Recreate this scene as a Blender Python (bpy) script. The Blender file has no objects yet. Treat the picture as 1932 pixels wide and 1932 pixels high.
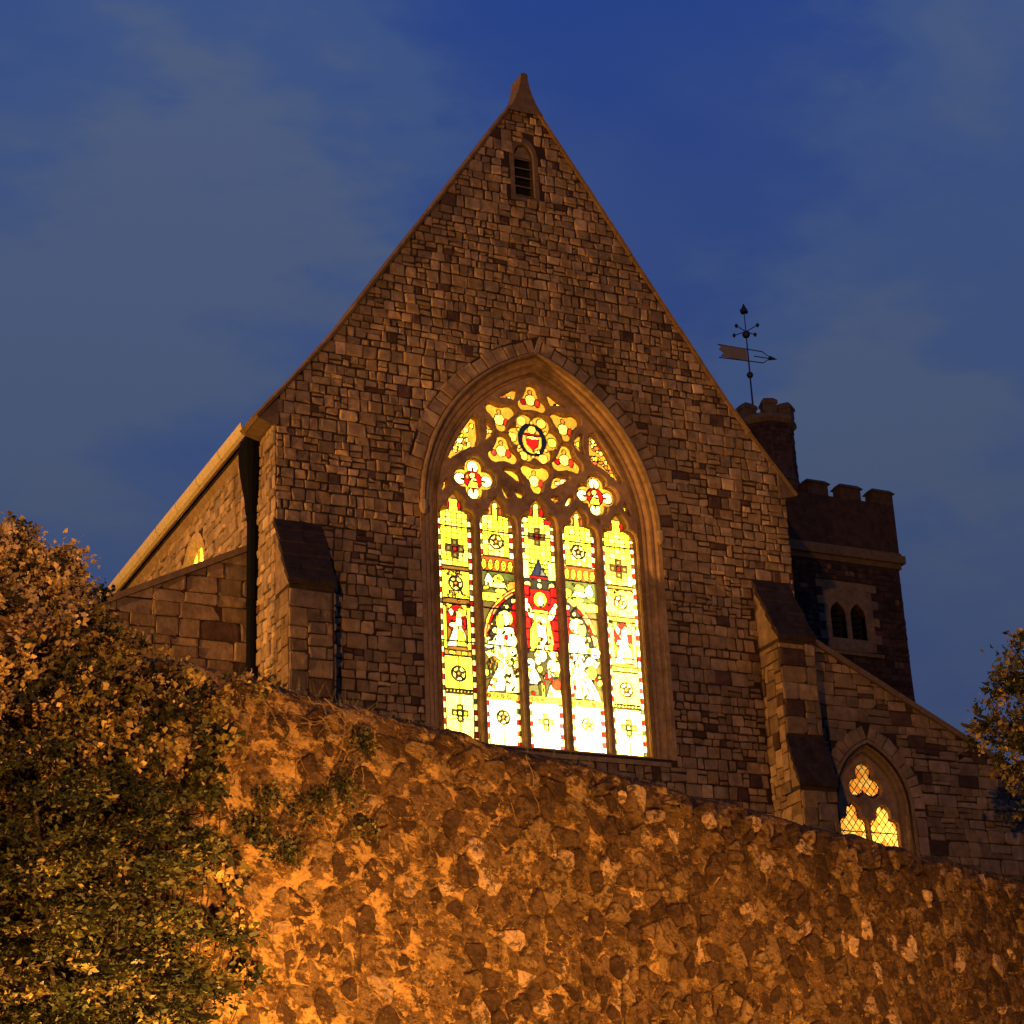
import bpy, math, random
import numpy as np
from mathutils import Matrix, Vector
R_ = math.radians
random.seed(7); rng = np.random.default_rng(11)
sc = bpy.context.scene
COL = sc.collection

# ------------------------------------------------------------------ camera
yaw, pitch, roll = R_(26.08280899), R_(21.67197114), R_(-2.62122885)
CAM = np.array([-18.07972604, -35.46970474, 1.5982]); FPX = 3863.3135       # focal length in 1932-px units
fw = np.array([math.sin(yaw)*math.cos(pitch), math.cos(yaw)*math.cos(pitch), math.sin(pitch)])
rt0 = np.array([math.cos(yaw), -math.sin(yaw), 0.0]); up0 = np.cross(rt0, fw)
rt = rt0*math.cos(roll) + up0*math.sin(roll); up = -rt0*math.sin(roll) + up0*math.cos(roll)
cam = bpy.data.cameras.new('camera'); camo = bpy.data.objects.new('camera', cam); COL.objects.link(camo)
camo.matrix_world = Matrix(((rt[0], up[0], -fw[0], CAM[0]), (rt[1], up[1], -fw[1], CAM[1]), (rt[2], up[2], -fw[2], CAM[2]), (0, 0, 0, 1)))
cam.sensor_fit = 'HORIZONTAL'; cam.angle = 2*math.atan(966/FPX); cam.clip_start = 0.1; cam.clip_end = 6000
sc.camera = camo

# ------------------------------------------------------------------ exposure
sc.view_settings.view_transform = 'Standard'; sc.view_settings.look = 'None'
sc.view_settings.exposure = 0; sc.view_settings.gamma = 1; sc.view_settings.use_curve_mapping = False
sc.render.engine = 'CYCLES'
sc.cycles.use_denoising = True
sc.cycles.max_bounces = 5; sc.cycles.diffuse_bounces = 3; sc.cycles.transmission_bounces = 4
sc.cycles.sample_clamp_indirect = 4.0
sc.cycles.caustics_reflective = False; sc.cycles.caustics_refractive = False

# ------------------------------------------------------------------ dusk sky (blue hour with drifting thin cloud)
world = bpy.data.worlds.new('World'); sc.world = world; world.use_nodes = True
nt = world.node_tree; nt.nodes.clear()
def wn(t, **k):
    n = nt.nodes.new(t)
    for a, b in k.items(): setattr(n, a, b)
    return n
tc = wn('ShaderNodeTexCoord')
def wmath(op, a, b=None, c=None, clamp=False):
    n = wn('ShaderNodeMath', operation=op, use_clamp=clamp)
    for i, v in enumerate((a, b, c)):
        if v is None: continue
        if isinstance(v, (int, float)): n.inputs[i].default_value = v
        else: nt.links.new(v, n.inputs[i])
    return n.outputs[0]
mp = wn('ShaderNodeMapping'); nt.links.new(tc.outputs['Generated'], mp.inputs['Vector'])
mp.inputs['Rotation'].default_value = (0.0, R_(20), R_(35)); mp.inputs['Scale'].default_value = (2.0, 3.6, 5.6)
no1 = wn('ShaderNodeTexNoise'); no1.inputs['Scale'].default_value = 1.25; no1.inputs['Detail'].default_value = 3.0; no1.inputs['Roughness'].default_value = .48
no1.inputs['Distortion'].default_value = .35
nt.links.new(mp.outputs[0], no1.inputs['Vector'])
def sky_dir(u, v):
    d = fw*FPX + rt*(u-966) - up*(v-966); return d/np.linalg.norm(d)
nrm = wn('ShaderNodeVectorMath', operation='NORMALIZE'); nt.links.new(tc.outputs['Generated'], nrm.inputs[0])
wz = wn('ShaderNodeTexNoise'); wz.inputs['Scale'].default_value = 5.5; wz.inputs['Detail'].default_value = 4; wz.inputs['Roughness'].default_value = .55; nt.links.new(mp.outputs[0], wz.inputs['Vector'])
wv = wn('ShaderNodeVectorMath', operation='SUBTRACT'); nt.links.new(wz.outputs['Color'], wv.inputs[0]); wv.inputs[1].default_value = (.5, .5, .5)
wv2 = wn('ShaderNodeVectorMath', operation='MULTIPLY_ADD'); nt.links.new(wv.outputs[0], wv2.inputs[0]); wv2.inputs[1].default_value = (.20, .20, .17); nt.links.new(nrm.outputs[0], wv2.inputs[2])
cloud = None
# soft cloud banks: direction of the bank, angular half width in degrees, weight
for (u, v, wdeg, wt) in [(120, 620, 5.5, .75), (560, 330, 3.8, .60), (250, 330, 3.5, .30), (60, 900, 5.0, .35), (1640, 800, 4.2, .70), (1850, 1000, 4.5, .45), (1880, 60, 4.0, .70), (1560, 620, 3.0, .22), (420, 160, 3.5, .16), (560, 560, 4, .16),
                         (-900, 700, 14, .5), (2900, 700, 14, .5), (900, -900, 12, .4)]:
    d = sky_dir(u, v)
    dn = wn('ShaderNodeVectorMath', operation='DISTANCE'); nt.links.new(wv2.outputs[0], dn.inputs[0]); dn.inputs[1].default_value = d
    q = wmath('DIVIDE', dn.outputs['Value'], math.radians(wdeg)); q = wmath('MULTIPLY', q, q); q = wmath('MULTIPLY', q, -1.0)
    g = wmath('MULTIPLY', wmath('POWER', math.e, q), wt)
    cloud = g if cloud is None else wmath('ADD', cloud, g)
nz = wmath('SUBTRACT', no1.outputs['Fac'], .5)
cl = wmath('ADD', cloud, wmath('MULTIPLY', nz, 1.0)); cl = wmath('ADD', cl, .0, clamp=True)
ramp = wn('ShaderNodeValToRGB'); nt.links.new(cl, ramp.inputs['Fac'])
e = ramp.color_ramp.elements; ramp.color_ramp.interpolation = 'EASE'
e[0].position = 0.0; e[0].color = (.0205, .0545, .240, 1)
e[1].position = 1.0; e[1].color = (.074, .110, .215, 1)
m = e.new(.5); m.color = (.046, .088, .235, 1)
# greyer, dimmer air low over the horizon
sep = wn('ShaderNodeSeparateXYZ'); nt.links.new(nrm.outputs[0], sep.inputs[0])
lowf = wmath('MULTIPLY_ADD', sep.outputs['Z'], -2.1, 1.22, clamp=True)
mixl = wn('ShaderNodeMix', data_type='RGBA'); nt.links.new(lowf, mixl.inputs[0]); nt.links.new(ramp.outputs[0], mixl.inputs[6]); mixl.inputs[7].default_value = (.046, .062, .108, 1)
bg = wn('ShaderNodeBackground'); nt.links.new(mixl.outputs[2], bg.inputs['Color']); bg.inputs['Strength'].default_value = 1.0
wo = wn('ShaderNodeOutputWorld'); nt.links.new(bg.outputs[0], wo.inputs['Surface'])

# ------------------------------------------------------------------ street lamps (sodium) and one added lamp, all outside the frame
LAMPS = [  # x, y, ground z, height of lamp, power, label
    (-11.9, -22.3, 0.0, 2.9, 5600, 'low sodium street lamp on the pavement below the left of the retaining wall'),
    (-3.2, -19.6, 0.0, 3.2, 2900, 'added low sodium lamp, unseen, that brightens the right of the retaining wall'),  # added so that light reaches the right part of the wall
    (-34.0, -3.0, 6.5, 6.0, 42000, 'sodium street lamp standing left of the church'),
    (-27.0, -43.0, 0.0, 8.0, 25500, 'tall sodium street lamp across the road facing the gable'),
]
SODIUM = (1.0, .46, .095)

# ------------------------------------------------------------------ helpers
def link(o, parent=None):
    COL.objects.link(o)
    if parent is not None: o.parent = parent
    return o
def tag(o, label=None, cat=None, group=None, kind=None):
    if label: o['label'] = label
    if cat: o['category'] = cat
    if group: o['group'] = group
    if kind: o['kind'] = kind
    return o
def empty(name, loc=(0, 0, 0)):
    o = bpy.data.objects.new(name, None); o.location = loc; o.empty_display_size = .3; return link(o)
def mesh_obj(name, verts, faces, mat, parent=None, cols=None, smooth=False):
    me = bpy.data.meshes.new(name); me.from_pydata([tuple(map(float, v)) for v in verts], [], faces)
    if cols is not None:
        at = me.attributes.new('tint', 'FLOAT_COLOR', 'FACE')
        at.data.foreach_set('color', np.array([(c[0], c[1], c[2], 1.0) for c in cols], dtype=np.float32).ravel())
    if smooth: me.polygons.foreach_set('use_smooth', [True]*len(me.polygons))
    me.materials.append(mat); me.update()
    o = bpy.data.objects.new(name, me); link(o, None)
    if parent is not None:
        o.parent = parent; o.matrix_parent_inverse = Matrix.Identity(4)
        if any(abs(c) > 1e-6 for c in parent_loc(parent)): o.matrix_parent_inverse = Matrix.Translation(-Vector(parent_loc(parent)))
    return o
def parent_loc(p):
    v = Vector((0, 0, 0))
    q = p
    while q is not None:
        v += q.location
        if q.parent is not None: v += q.matrix_parent_inverse.translation
        q = q.parent
    return v
def fast_mesh(name, V, Q, mat, parent=None, cols=None):
    """V (n,3), Q (m,4) quads, cols (m,3)"""
    me = bpy.data.meshes.new(name); me.vertices.add(len(V)); me.vertices.foreach_set('co', V.astype(np.float32).ravel())
    k = Q.shape[1]; me.loops.add(Q.size); me.loops.foreach_set('vertex_index', Q.astype(np.int32).ravel())
    me.polygons.add(len(Q)); me.polygons.foreach_set('loop_start', np.arange(0, Q.size, k, dtype=np.int32)); me.polygons.foreach_set('loop_total', np.full(len(Q), k, np.int32))
    me.update(calc_edges=True); me.validate()
    if cols is not None:
        at = me.attributes.new('tint', 'FLOAT_COLOR', 'FACE'); at.data.foreach_set('color', np.concatenate([cols, np.ones((len(cols), 1))], 1).astype(np.float32).ravel())
    me.materials.append(mat); o = bpy.data.objects.new(name, me); link(o)
    if parent is not None:
        o.parent = parent; o.matrix_parent_inverse = Matrix.Translation(-Vector(parent_loc(parent)))
    return o
class MB:
    def __init__(s): s.v = []; s.f = []; s.c = []
    def add(s, vs, fs, col=(1, 1, 1)):
        b = len(s.v); s.v += [tuple(v) for v in vs]; s.f += [tuple(b+i for i in f) for f in fs]; s.c += [col]*len(fs)
    def box(s, x0, x1, y0, y1, z0, z1, col=(1, 1, 1)):
        s.add([(x0, y0, z0), (x1, y0, z0), (x1, y1, z0), (x0, y1, z0), (x0, y0, z1), (x1, y0, z1), (x1, y1, z1), (x0, y1, z1)],
              [(0, 3, 2, 1), (4, 5, 6, 7), (0, 1, 5, 4), (1, 2, 6, 5), (2, 3, 7, 6), (3, 0, 4, 7)], col)
    def hexa(s, p, col=(1, 1, 1)):      # 8 points: bottom ring then top ring
        s.add(p, [(0, 3, 2, 1), (4, 5, 6, 7), (0, 1, 5, 4), (1, 2, 6, 5), (2, 3, 7, 6), (3, 0, 4, 7)], col)
    def tube(s, pts, radii, n=8, col=(1, 1, 1), cap=True):
        pts = [Vector(p) for p in pts]; rings = []
        for i, p in enumerate(pts):
            d = (pts[min(i+1, len(pts)-1)] - pts[max(i-1, 0)]).normalized()
            a = d.cross(Vector((0, 0, 1)));
            if a.length < 1e-3: a = d.cross(Vector((1, 0, 0)))
            a.normalize(); b = d.cross(a)
            rings.append([p + (a*math.cos(t) + b*math.sin(t))*radii[i] for t in [2*math.pi*k/n for k in range(n)]])
        vs = [v for r in rings for v in r]; fs = []
        for i in range(len(rings)-1):
            for k in range(n): fs.append((i*n+k, i*n+(k+1) % n, (i+1)*n+(k+1) % n, (i+1)*n+k))
        if cap: fs += [tuple(range(n))[::-1], tuple((len(rings)-1)*n+k for k in range(n))]
        s.add(vs, fs, col)
    def lathe(s, cx, cy, prof, n=12, col=(1, 1, 1), rot=0):
        vs = []; fs = []
        for r, z in prof: vs += [(cx+r*math.cos(rot+2*math.pi*k/n), cy+r*math.sin(rot+2*math.pi*k/n), z) for k in range(n)]
        for i in range(len(prof)-1):
            for k in range(n): fs.append((i*n+k, i*n+(k+1) % n, (i+1)*n+(k+1) % n, (i+1)*n+k))
        fs += [tuple(range(n))[::-1], tuple((len(prof)-1)*n+k for k in range(n))]
        s.add(vs, fs, col)
    def build(s, name, mat, parent=None, smooth=False): return mesh_obj(name, s.v, s.f, mat, parent, s.c, smooth)

def new_mat(name):
    m = bpy.data.materials.new(name); m.use_nodes = True; t = m.node_tree; t.nodes.clear(); return m, t
def stone_mat(name, base=(1, 1, 1), use_tint=True, scale=6.0, contrast=.5, bump=.5, bscale=22, rough=.95, stain=None, stain_scale=.8, stain_amt=.0, bdist=.02, streak=1.0):
    m, t = new_mat(name); N = t.nodes.new; L = t.links.new
    tc = N('ShaderNodeTexCoord'); geo = tc.outputs['Object']
    out = N('ShaderNodeOutputMaterial'); bs = N('ShaderNodeBsdfPrincipled'); L(bs.outputs[0], out.inputs[0])
    bs.inputs['Roughness'].default_value = rough; bs.inputs['Specular IOR Level'].default_value = .15
    n1 = N('ShaderNodeTexNoise'); n1.inputs['Scale'].default_value = scale; n1.inputs['Detail'].default_value = 6; n1.inputs['Roughness'].default_value = .62; L(geo, n1.inputs['Vector'])
    mr = N('ShaderNodeMapRange'); L(n1.outputs['Fac'], mr.inputs['Value']); mr.inputs['From Min'].default_value = .3; mr.inputs['From Max'].default_value = .7
    mr.inputs['To Min'].default_value = 1-contrast; mr.inputs['To Max'].default_value = 1+contrast*.6
    mul = N('ShaderNodeMix'); mul.data_type = 'RGBA'; mul.blend_type = 'MULTIPLY'; mul.inputs[0].default_value = 1
    if use_tint:
        at = N('ShaderNodeAttribute'); at.attribute_name = 'tint'; L(at.outputs['Color'], mul.inputs[6])
    else: mul.inputs[6].default_value = (*base, 1)
    cmb = N('ShaderNodeCombineColor'); [L(mr.outputs[0], cmb.inputs[i]) for i in range(3)]; L(cmb.outputs[0], mul.inputs[7])
    colout = mul.outputs[2]
    if stain is not None:
        n2 = N('ShaderNodeTexNoise'); n2.inputs['Scale'].default_value = stain_scale; n2.inputs['Detail'].default_value = 5; n2.inputs['Roughness'].default_value = .6; sm = N('ShaderNodeMapping'); sm.inputs['Scale'].default_value = (1, 1, streak); L(geo, sm.inputs['Vector']); L(sm.outputs[0], n2.inputs['Vector'])
        r2 = N('ShaderNodeMapRange'); L(n2.outputs['Fac'], r2.inputs['Value']); r2.inputs['From Min'].default_value = .50; r2.inputs['From Max'].default_value = .66; r2.inputs['To Max'].default_value = stain_amt
        mx = N('ShaderNodeMix'); mx.data_type = 'RGBA'; L(r2.outputs[0], mx.inputs[0]); L(colout, mx.inputs[6]); mx.inputs[7].default_value = (*stain, 1); colout = mx.outputs[2]
    L(colout, bs.inputs['Base Color'])
    n3 = N('ShaderNodeTexNoise'); n3.inputs['Scale'].default_value = bscale; n3.inputs['Detail'].default_value = 5; n3.inputs['Roughness'].default_value = .65; L(geo, n3.inputs['Vector'])
    bp = N('ShaderNodeBump'); bp.inputs['Strength'].default_value = bump; bp.inputs['Distance'].default_value = bdist; L(n3.outputs['Fac'], bp.inputs['Height']); L(bp.outputs[0], bs.inputs['Normal'])
    return m
def plain_mat(name, col, rough=.6, metal=0.0):
    m, t = new_mat(name); N = t.nodes.new; out = N('ShaderNodeOutputMaterial'); bs = N('ShaderNodeBsdfPrincipled'); t.links.new(bs.outputs[0], out.inputs[0])
    n1 = N('ShaderNodeTexNoise'); n1.inputs['Scale'].default_value = 9; n1.inputs['Detail'].default_value = 4
    tc = N('ShaderNodeTexCoord'); t.links.new(tc.outputs['Object'], n1.inputs['Vector'])
    mx = N('ShaderNodeMix'); mx.data_type = 'RGBA'; t.links.new(n1.outputs['Fac'], mx.inputs[0]); mx.inputs[6].default_value = (*[c*.7 for c in col], 1); mx.inputs[7].default_value = (*[min(1, c*1.25) for c in col], 1)
    t.links.new(mx.outputs[2], bs.inputs['Base Color']); bs.inputs['Roughness'].default_value = rough; bs.inputs['Metallic'].default_value = metal
    return m
def glass_mat(name):
    m, t = new_mat(name); N = t.nodes.new; L = t.links.new
    out = N('ShaderNodeOutputMaterial'); tr = N('ShaderNodeBsdfTranslucent'); at = N('ShaderNodeAttribute'); at.attribute_name = 'tint'
    tc = N('ShaderNodeTexCoord'); n1 = N('ShaderNodeTexNoise'); n1.inputs['Scale'].default_value = 17; n1.inputs['Detail'].default_value = 4; L(tc.outputs['Object'], n1.inputs['Vector'])
    mr = N('ShaderNodeMapRange'); L(n1.outputs['Fac'], mr.inputs['Value']); mr.inputs['From Min'].default_value = .3; mr.inputs['From Max'].default_value = .7; mr.inputs['To Min'].default_value = .62; mr.inputs['To Max'].default_value = 1.0
    cmb = N('ShaderNodeCombineColor'); [L(mr.outputs[0], cmb.inputs[i]) for i in range(3)]
    mul = N('ShaderNodeMix'); mul.data_type = 'RGBA'; mul.blend_type = 'MULTIPLY'; mul.inputs[0].default_value = 1; L(at.outputs['Color'], mul.inputs[6]); L(cmb.outputs[0], mul.inputs[7])
    L(mul.outputs[2], tr.inputs['Color'])
    gl = N('ShaderNodeBsdfGlossy'); gl.inputs['Roughness'].default_value = .15; mix = N('ShaderNodeMixShader'); mix.inputs[0].default_value = .04
    L(tr.outputs[0], mix.inputs[1]); L(gl.outputs[0], mix.inputs[2]); L(mix.outputs[0], out.inputs[0]); return m
def leaf_mat(name):
    m, t = new_mat(name); N = t.nodes.new; L = t.links.new
    out = N('ShaderNodeOutputMaterial'); at = N('ShaderNodeAttribute'); at.attribute_name = 'tint'
    bs = N('ShaderNodeBsdfPrincipled'); bs.inputs['Roughness'].default_value = .5; bs.inputs['Specular IOR Level'].default_value = .35; L(at.outputs['Color'], bs.inputs['Base Color'])
    tr = N('ShaderNodeBsdfTranslucent'); L(at.outputs['Color'], tr.inputs['Color'])
    mix = N('ShaderNodeMixShader'); mix.inputs[0].default_value = .3; L(bs.outputs[0], mix.inputs[1]); L(tr.outputs[0], mix.inputs[2]); L(mix.outputs[0], out.inputs[0]); return m

M_STONE = stone_mat('squared_rubble_stone', contrast=.42, scale=5, bump=.7, bscale=16, stain=(.10, .060, .034), stain_scale=.9, stain_amt=.55, streak=.3)
M_MORTAR = stone_mat('lime_mortar_weathered', base=(.058, .035, .019), use_tint=False, contrast=.4, bump=.6)
M_DRESS = stone_mat('dressed_limestone', contrast=.35, scale=7, bump=.35, bscale=30, stain=(.12, .075, .04), stain_scale=1.6, stain_amt=.5)
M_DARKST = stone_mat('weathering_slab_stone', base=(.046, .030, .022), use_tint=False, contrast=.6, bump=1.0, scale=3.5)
M_TOWER = stone_mat('tower_red_sandstone', contrast=.45, scale=4, bump=.9, bscale=9, bdist=.05)
def wall_mat(name, lime=(.50, .285, .095), dark=(.034, .017, .008), lime_shift=0.0):
    """old rubble face: lime smeared in ragged patches over everything, soot and moss in others"""
    m, t = new_mat(name); N = t.nodes.new; L = t.links.new
    out = N('ShaderNodeOutputMaterial'); bs = N('ShaderNodeBsdfPrincipled'); L(bs.outputs[0], out.inputs[0]); bs.inputs['Roughness'].default_value = .95; bs.inputs['Specular IOR Level'].default_value = .1
    tc = N('ShaderNodeTexCoord'); mp = N('ShaderNodeMapping'); L(tc.outputs['Object'], mp.inputs['Vector']); mp.inputs['Scale'].default_value = (.62, .62, 1.0)
    def noise(sc_, det, rgh, dis, off):
        n = N('ShaderNodeTexNoise'); n.inputs['Scale'].default_value = sc_; n.inputs['Detail'].default_value = det; n.inputs['Roughness'].default_value = rgh; n.inputs['Distortion'].default_value = dis
        m2 = N('ShaderNodeMapping'); m2.inputs['Location'].default_value = (off, off*.7, off*1.3); L(mp.outputs[0], m2.inputs['Vector']); L(m2.outputs[0], n.inputs['Vector']); return n.outputs['Fac']
    def mathn(op, a, b, clamp=False):
        n = N('ShaderNodeMath'); n.operation = op; n.use_clamp = clamp
        for k, v in enumerate((a, b)):
            if isinstance(v, (int, float)): n.inputs[k].default_value = v
            else: L(v, n.inputs[k])
        return n.outputs[0]
    def rng_(v, a, b, c, d):
        n = N('ShaderNodeMapRange'); L(v, n.inputs['Value']); n.inputs['From Min'].default_value = a; n.inputs['From Max'].default_value = b; n.inputs['To Min'].default_value = c; n.inputs['To Max'].default_value = d; return n.outputs[0]
    def mix(f, a, b, mode='MIX'):
        n = N('ShaderNodeMix'); n.data_type = 'RGBA'; n.blend_type = mode
        if isinstance(f, (int, float)): n.inputs[0].default_value = f
        else: L(f, n.inputs[0])
        for k, v in ((6, a), (7, b)):
            if isinstance(v, tuple): n.inputs[k].default_value = (*v, 1)
            else: L(v, n.inputs[k])
        return n.outputs[2]
    at = N('ShaderNodeAttribute'); at.attribute_name = 'tint'
    # lime patches cover more towards the left end of the wall
    sp = N('ShaderNodeSeparateXYZ'); L(tc.outputs['Object'], sp.inputs[0]); grad = rng_(sp.outputs['X'], -12.5, -6.0, .055, -.015)
    fine = rng_(noise(30, 6, .75, .3, 1), .3, .7, .45, 1.5); col = mix(1.0, at.outputs['Color'], N_comb(t, fine), 'MULTIPLY')
    d1 = rng_(noise(9.5, 8, .72, .3, 5), .50, .555, 0, .8); col = mix(d1, col, dark)
    l1 = rng_(mathn('ADD', noise(5.2, 10, .76, .30, 9), mathn('ADD', grad, lime_shift)), .545, .60, 0, .9)
    l2 = rng_(mathn('ADD', noise(15.0, 8, .76, .4, 13), mathn('ADD', grad, lime_shift)), .575, .63, 0, .85)
    f2 = rng_(noise(40, 5, .7, .3, 3), .3, .7, .6, 1.25); limec = mix(1.0, lime, N_comb(t, f2), 'MULTIPLY')
    col = mix(mathn('MAXIMUM', l1, l2), col, limec); L(col, bs.inputs['Base Color'])
    h = mathn('ADD', mathn('MULTIPLY', noise(13, 8, .75, .2, 2), 1.0), mathn('MULTIPLY', mathn('MAXIMUM', l1, l2), .12))
    bp = N('ShaderNodeBump'); bp.inputs['Strength'].default_value = 1.0; bp.inputs['Distance'].default_value = .06; L(h, bp.inputs['Height']); L(bp.outputs[0], bs.inputs['Normal'])
    return m
def N_comb(t, v):
    c = t.nodes.new('ShaderNodeCombineColor'); [t.links.new(v, c.inputs[k]) for k in range(3)]; return c.outputs[0]
M_RUBBLE = wall_mat('retaining_rubble_stone', lime_shift=-.06)
M_LIME = wall_mat('smeared_lime_pointing', lime_shift=.015)
M_LEAD = plain_mat('lead_came', (.012, .010, .008), .7)
M_IRON = plain_mat('black_cast_iron', (.004, .004, .004), .8); M_IRON.node_tree.nodes['Principled BSDF'].inputs['Specular IOR Level'].default_value = .08
M_VANE = plain_mat('weathered_iron', (.02, .02, .022), .55)
M_GILT = plain_mat('dull_gilt', (.35, .24, .10), .5)
M_SLATE = plain_mat('roof_slate', (.05, .05, .055), .6)
M_GLASS = glass_mat('stained_glass')
M_LEAF = leaf_mat('leaf')
M_BARK = stone_mat('bark', base=(.07, .05, .035), use_tint=False, contrast=.5, scale=12)
M_GUTTER = plain_mat('painted_gutter', (.62, .50, .27), .6)
M_LOUVRE = plain_mat('timber_louvre', (.16, .11, .07), .8)
M_DARK = plain_mat('dark_interior', (.006, .005, .005), .9)
M_EARTH = stone_mat('earth_bank', base=(.07, .055, .03), use_tint=False, contrast=.6, scale=2.5, bump=1, bscale=8)
M_ASPH = stone_mat('asphalt', base=(.05, .05, .052), use_tint=False, contrast=.3, scale=30, bump=.4, bscale=120)
M_PAVE = stone_mat('paving', base=(.18, .17, .16), use_tint=False, contrast=.3, scale=8, bump=.3, bscale=60)
M_PLASTER = plain_mat('interior_plaster', (.55, .50, .42), .9)

# ------------------------------------------------------------------ 2-D tools
def clip(poly, nx, nz, d):
    """keep nx*x+nz*z <= d"""
    out = []
    for i in range(len(poly)):
        a = poly[i]; b = poly[(i+1) % len(poly)]; da = nx*a[0]+nz*a[1]-d; db = nx*b[0]+nz*b[1]-d
        if da <= 0: out.append(a)
        if (da < 0 < db) or (db < 0 < da):
            t = da/(da-db); out.append((a[0]+t*(b[0]-a[0]), a[1]+t*(b[1]-a[1])))
    return out
def area(p): return .5*sum(p[i][0]*p[(i+1) % len(p)][1]-p[(i+1) % len(p)][0]*p[i][1] for i in range(len(p)))
def cen(p): return (sum(a[0] for a in p)/len(p), sum(a[1] for a in p)/len(p))
def inset(p, k):
    c = cen(p); out = []
    for a in p:
        dx, dz = c[0]-a[0], c[1]-a[1]; l = math.hypot(dx, dz) or 1; f = min(k, l*.45)/l; out.append((a[0]+dx*f, a[1]+dz*f))
    return out
def pack(x0, x1, z0, z1, unit, seed, sizes):
    r = random.Random(seed); nx = int((x1-x0)/unit); nzz = int((z1-z0)/unit); g = np.zeros((nzz, nx), bool); out = []
    for j in range(nzz):
        for i in range(nx):
            if g[j, i]: continue
            w, h = r.choice(sizes)
            ww = 0
            while ww < w and i+ww < nx and not g[j, i+ww]: ww += 1
            h = min(h, nzz-j)
            g[j:j+h, i:i+ww] = True
            out.append((x0+i*unit, x0+(i+ww)*unit, z0+j*unit, z0+(j+h)*unit))
    return out
def courses(x0, x1, z0, z1, seed, hs=(.15, .31), ws=(.14, .38)):
    r = random.Random(seed); out = []; z = z0
    while z < z1-.05:
        h = min(r.uniform(*hs), z1-z)
        if z1-z-h < .1: h = z1-z
        x = x0-r.uniform(0, .2); wob = r.uniform(-.012, .012)
        while x < x1:
            w = r.uniform(*ws)*(1.15 if h > .27 else .9); a, b = max(x, x0), min(x+w, x1)
            if x1-b < .08: b = x1
            t = r.random()
            if b-a > .05:
                if h > .22 and t < .34:
                    k = r.uniform(.32, .68); out.append((a, b, z, z+h*k))
                    if b-a > .3 and r.random() < .6: m_ = a+(b-a)*r.uniform(.35, .65); out += [(a, m_, z+h*k, z+h), (m_, b, z+h*k, z+h)]
                    else: out.append((a, b, z+h*k, z+h))
                elif h < .25 and t > .88: out.append((a, b, z, z+h+.0))
                else: out.append((a, b, z, z+h))
            x = b if b == x1 else x+w
        z += h
    return out
SNECK = [(4, 2), (3, 2), (3, 2), (5, 3), (4, 3), (2, 1), (3, 1), (4, 2), (2, 2), (3, 3), (5, 2), (2, 1), (4, 1), (1, 1), (3, 2), (4, 3)]
STONES = []      # (projected px area, wall key, mesh data) of every squared stone of the church, sorted out later
def rect_poly(r, j, rr, jit=.016):
    x0, x1, z0, z1 = r; g = j
    jt = lambda: rr.uniform(-jit, jit)
    p = [(x0+g+jt(), z0+g+jt()), (x1-g+jt(), z0+g+jt()), (x1-g+jt(), z1-g+jt()), (x0+g+jt(), z1-g+jt())]
    # a knocked-off corner now and then
    out = []
    for i, a in enumerate(p):
        if rr.random() < .45:
            b = p[i-1]; c = p[(i+1) % 4]; k = rr.uniform(.04, .16)
            out += [(a[0]+(b[0]-a[0])*k, a[1]+(b[1]-a[1])*k), (a[0]+(c[0]-a[0])*k, a[1]+(c[1]-a[1])*k)]
        else: out.append(a)
    return out
def stone_solid(poly, base, proud, fmap, rr):
    """prism with rounded arris; fmap(u, depth, w) -> 3-D, depth grows outwards from the wall"""
    n = len(poly)
    if area(poly) < 0: poly = poly[::-1]
    p1 = poly; p2 = inset(poly, .012); p3 = inset(poly, .05)
    tilt = (rr.uniform(-.06, .06), rr.uniform(-.06, .06)); c = cen(poly)
    def dd(a, k): return proud*k + tilt[0]*(a[0]-c[0]) + tilt[1]*(a[1]-c[1])
    vs = [fmap(a[0], -base, a[1]) for a in p1] + [fmap(a[0], dd(a, .45), a[1]) for a in p1] + [fmap(a[0], dd(a, .85)+rr.uniform(-.004, .004), a[1]) for a in p2] + [fmap(a[0], dd(a, 1.0)+rr.uniform(-.006, .008), a[1]) for a in p3]
    fs = []
    for k in range(3):
        for i in range(n): fs.append((k*n+i, k*n+(i+1) % n, (k+1)*n+(i+1) % n, (k+1)*n+i))
    fs.append(tuple(3*n+i for i in range(n)))
    return vs, fs
def px_of(P):
    d = np.array(P)-CAM; k = FPX/(d@fw); return 966+k*(d@rt), 966-k*(d@up)
def stone_tint(rr, lo=.75, hi=1.2, dark=.05, base=(.330, .215, .108)):
    k = rr.uniform(lo, hi)*(.86+.28*rr.random()); h = rr.uniform(-.12, .12)
    c = (base[0]*k*(1+h*.35), base[1]*k, base[2]*k*(1-h))
    if rr.random() < .16: c = tuple(x*1.38 for x in c)
    if rr.random() < dark: c = (.115*k, .062*k, .040*k)
    return c
def add_stone(key, poly, fmap, rr, proud=None, tint=None):
    proud = rr.uniform(.012, .045) if proud is None else proud
    vs, fs = stone_solid(poly, .03, proud, fmap, rr)
    pp = [px_of(fmap(a[0], 0, a[1])) for a in poly]
    vis = sum(1 for u, v in pp if 0 < u < 1932 and 0 < v < 1290+.265*(u-520)) == len(pp)
    STONES.append((abs(area(pp)) if vis else 0, key, vs, fs, tint or stone_tint(rr)))

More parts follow.
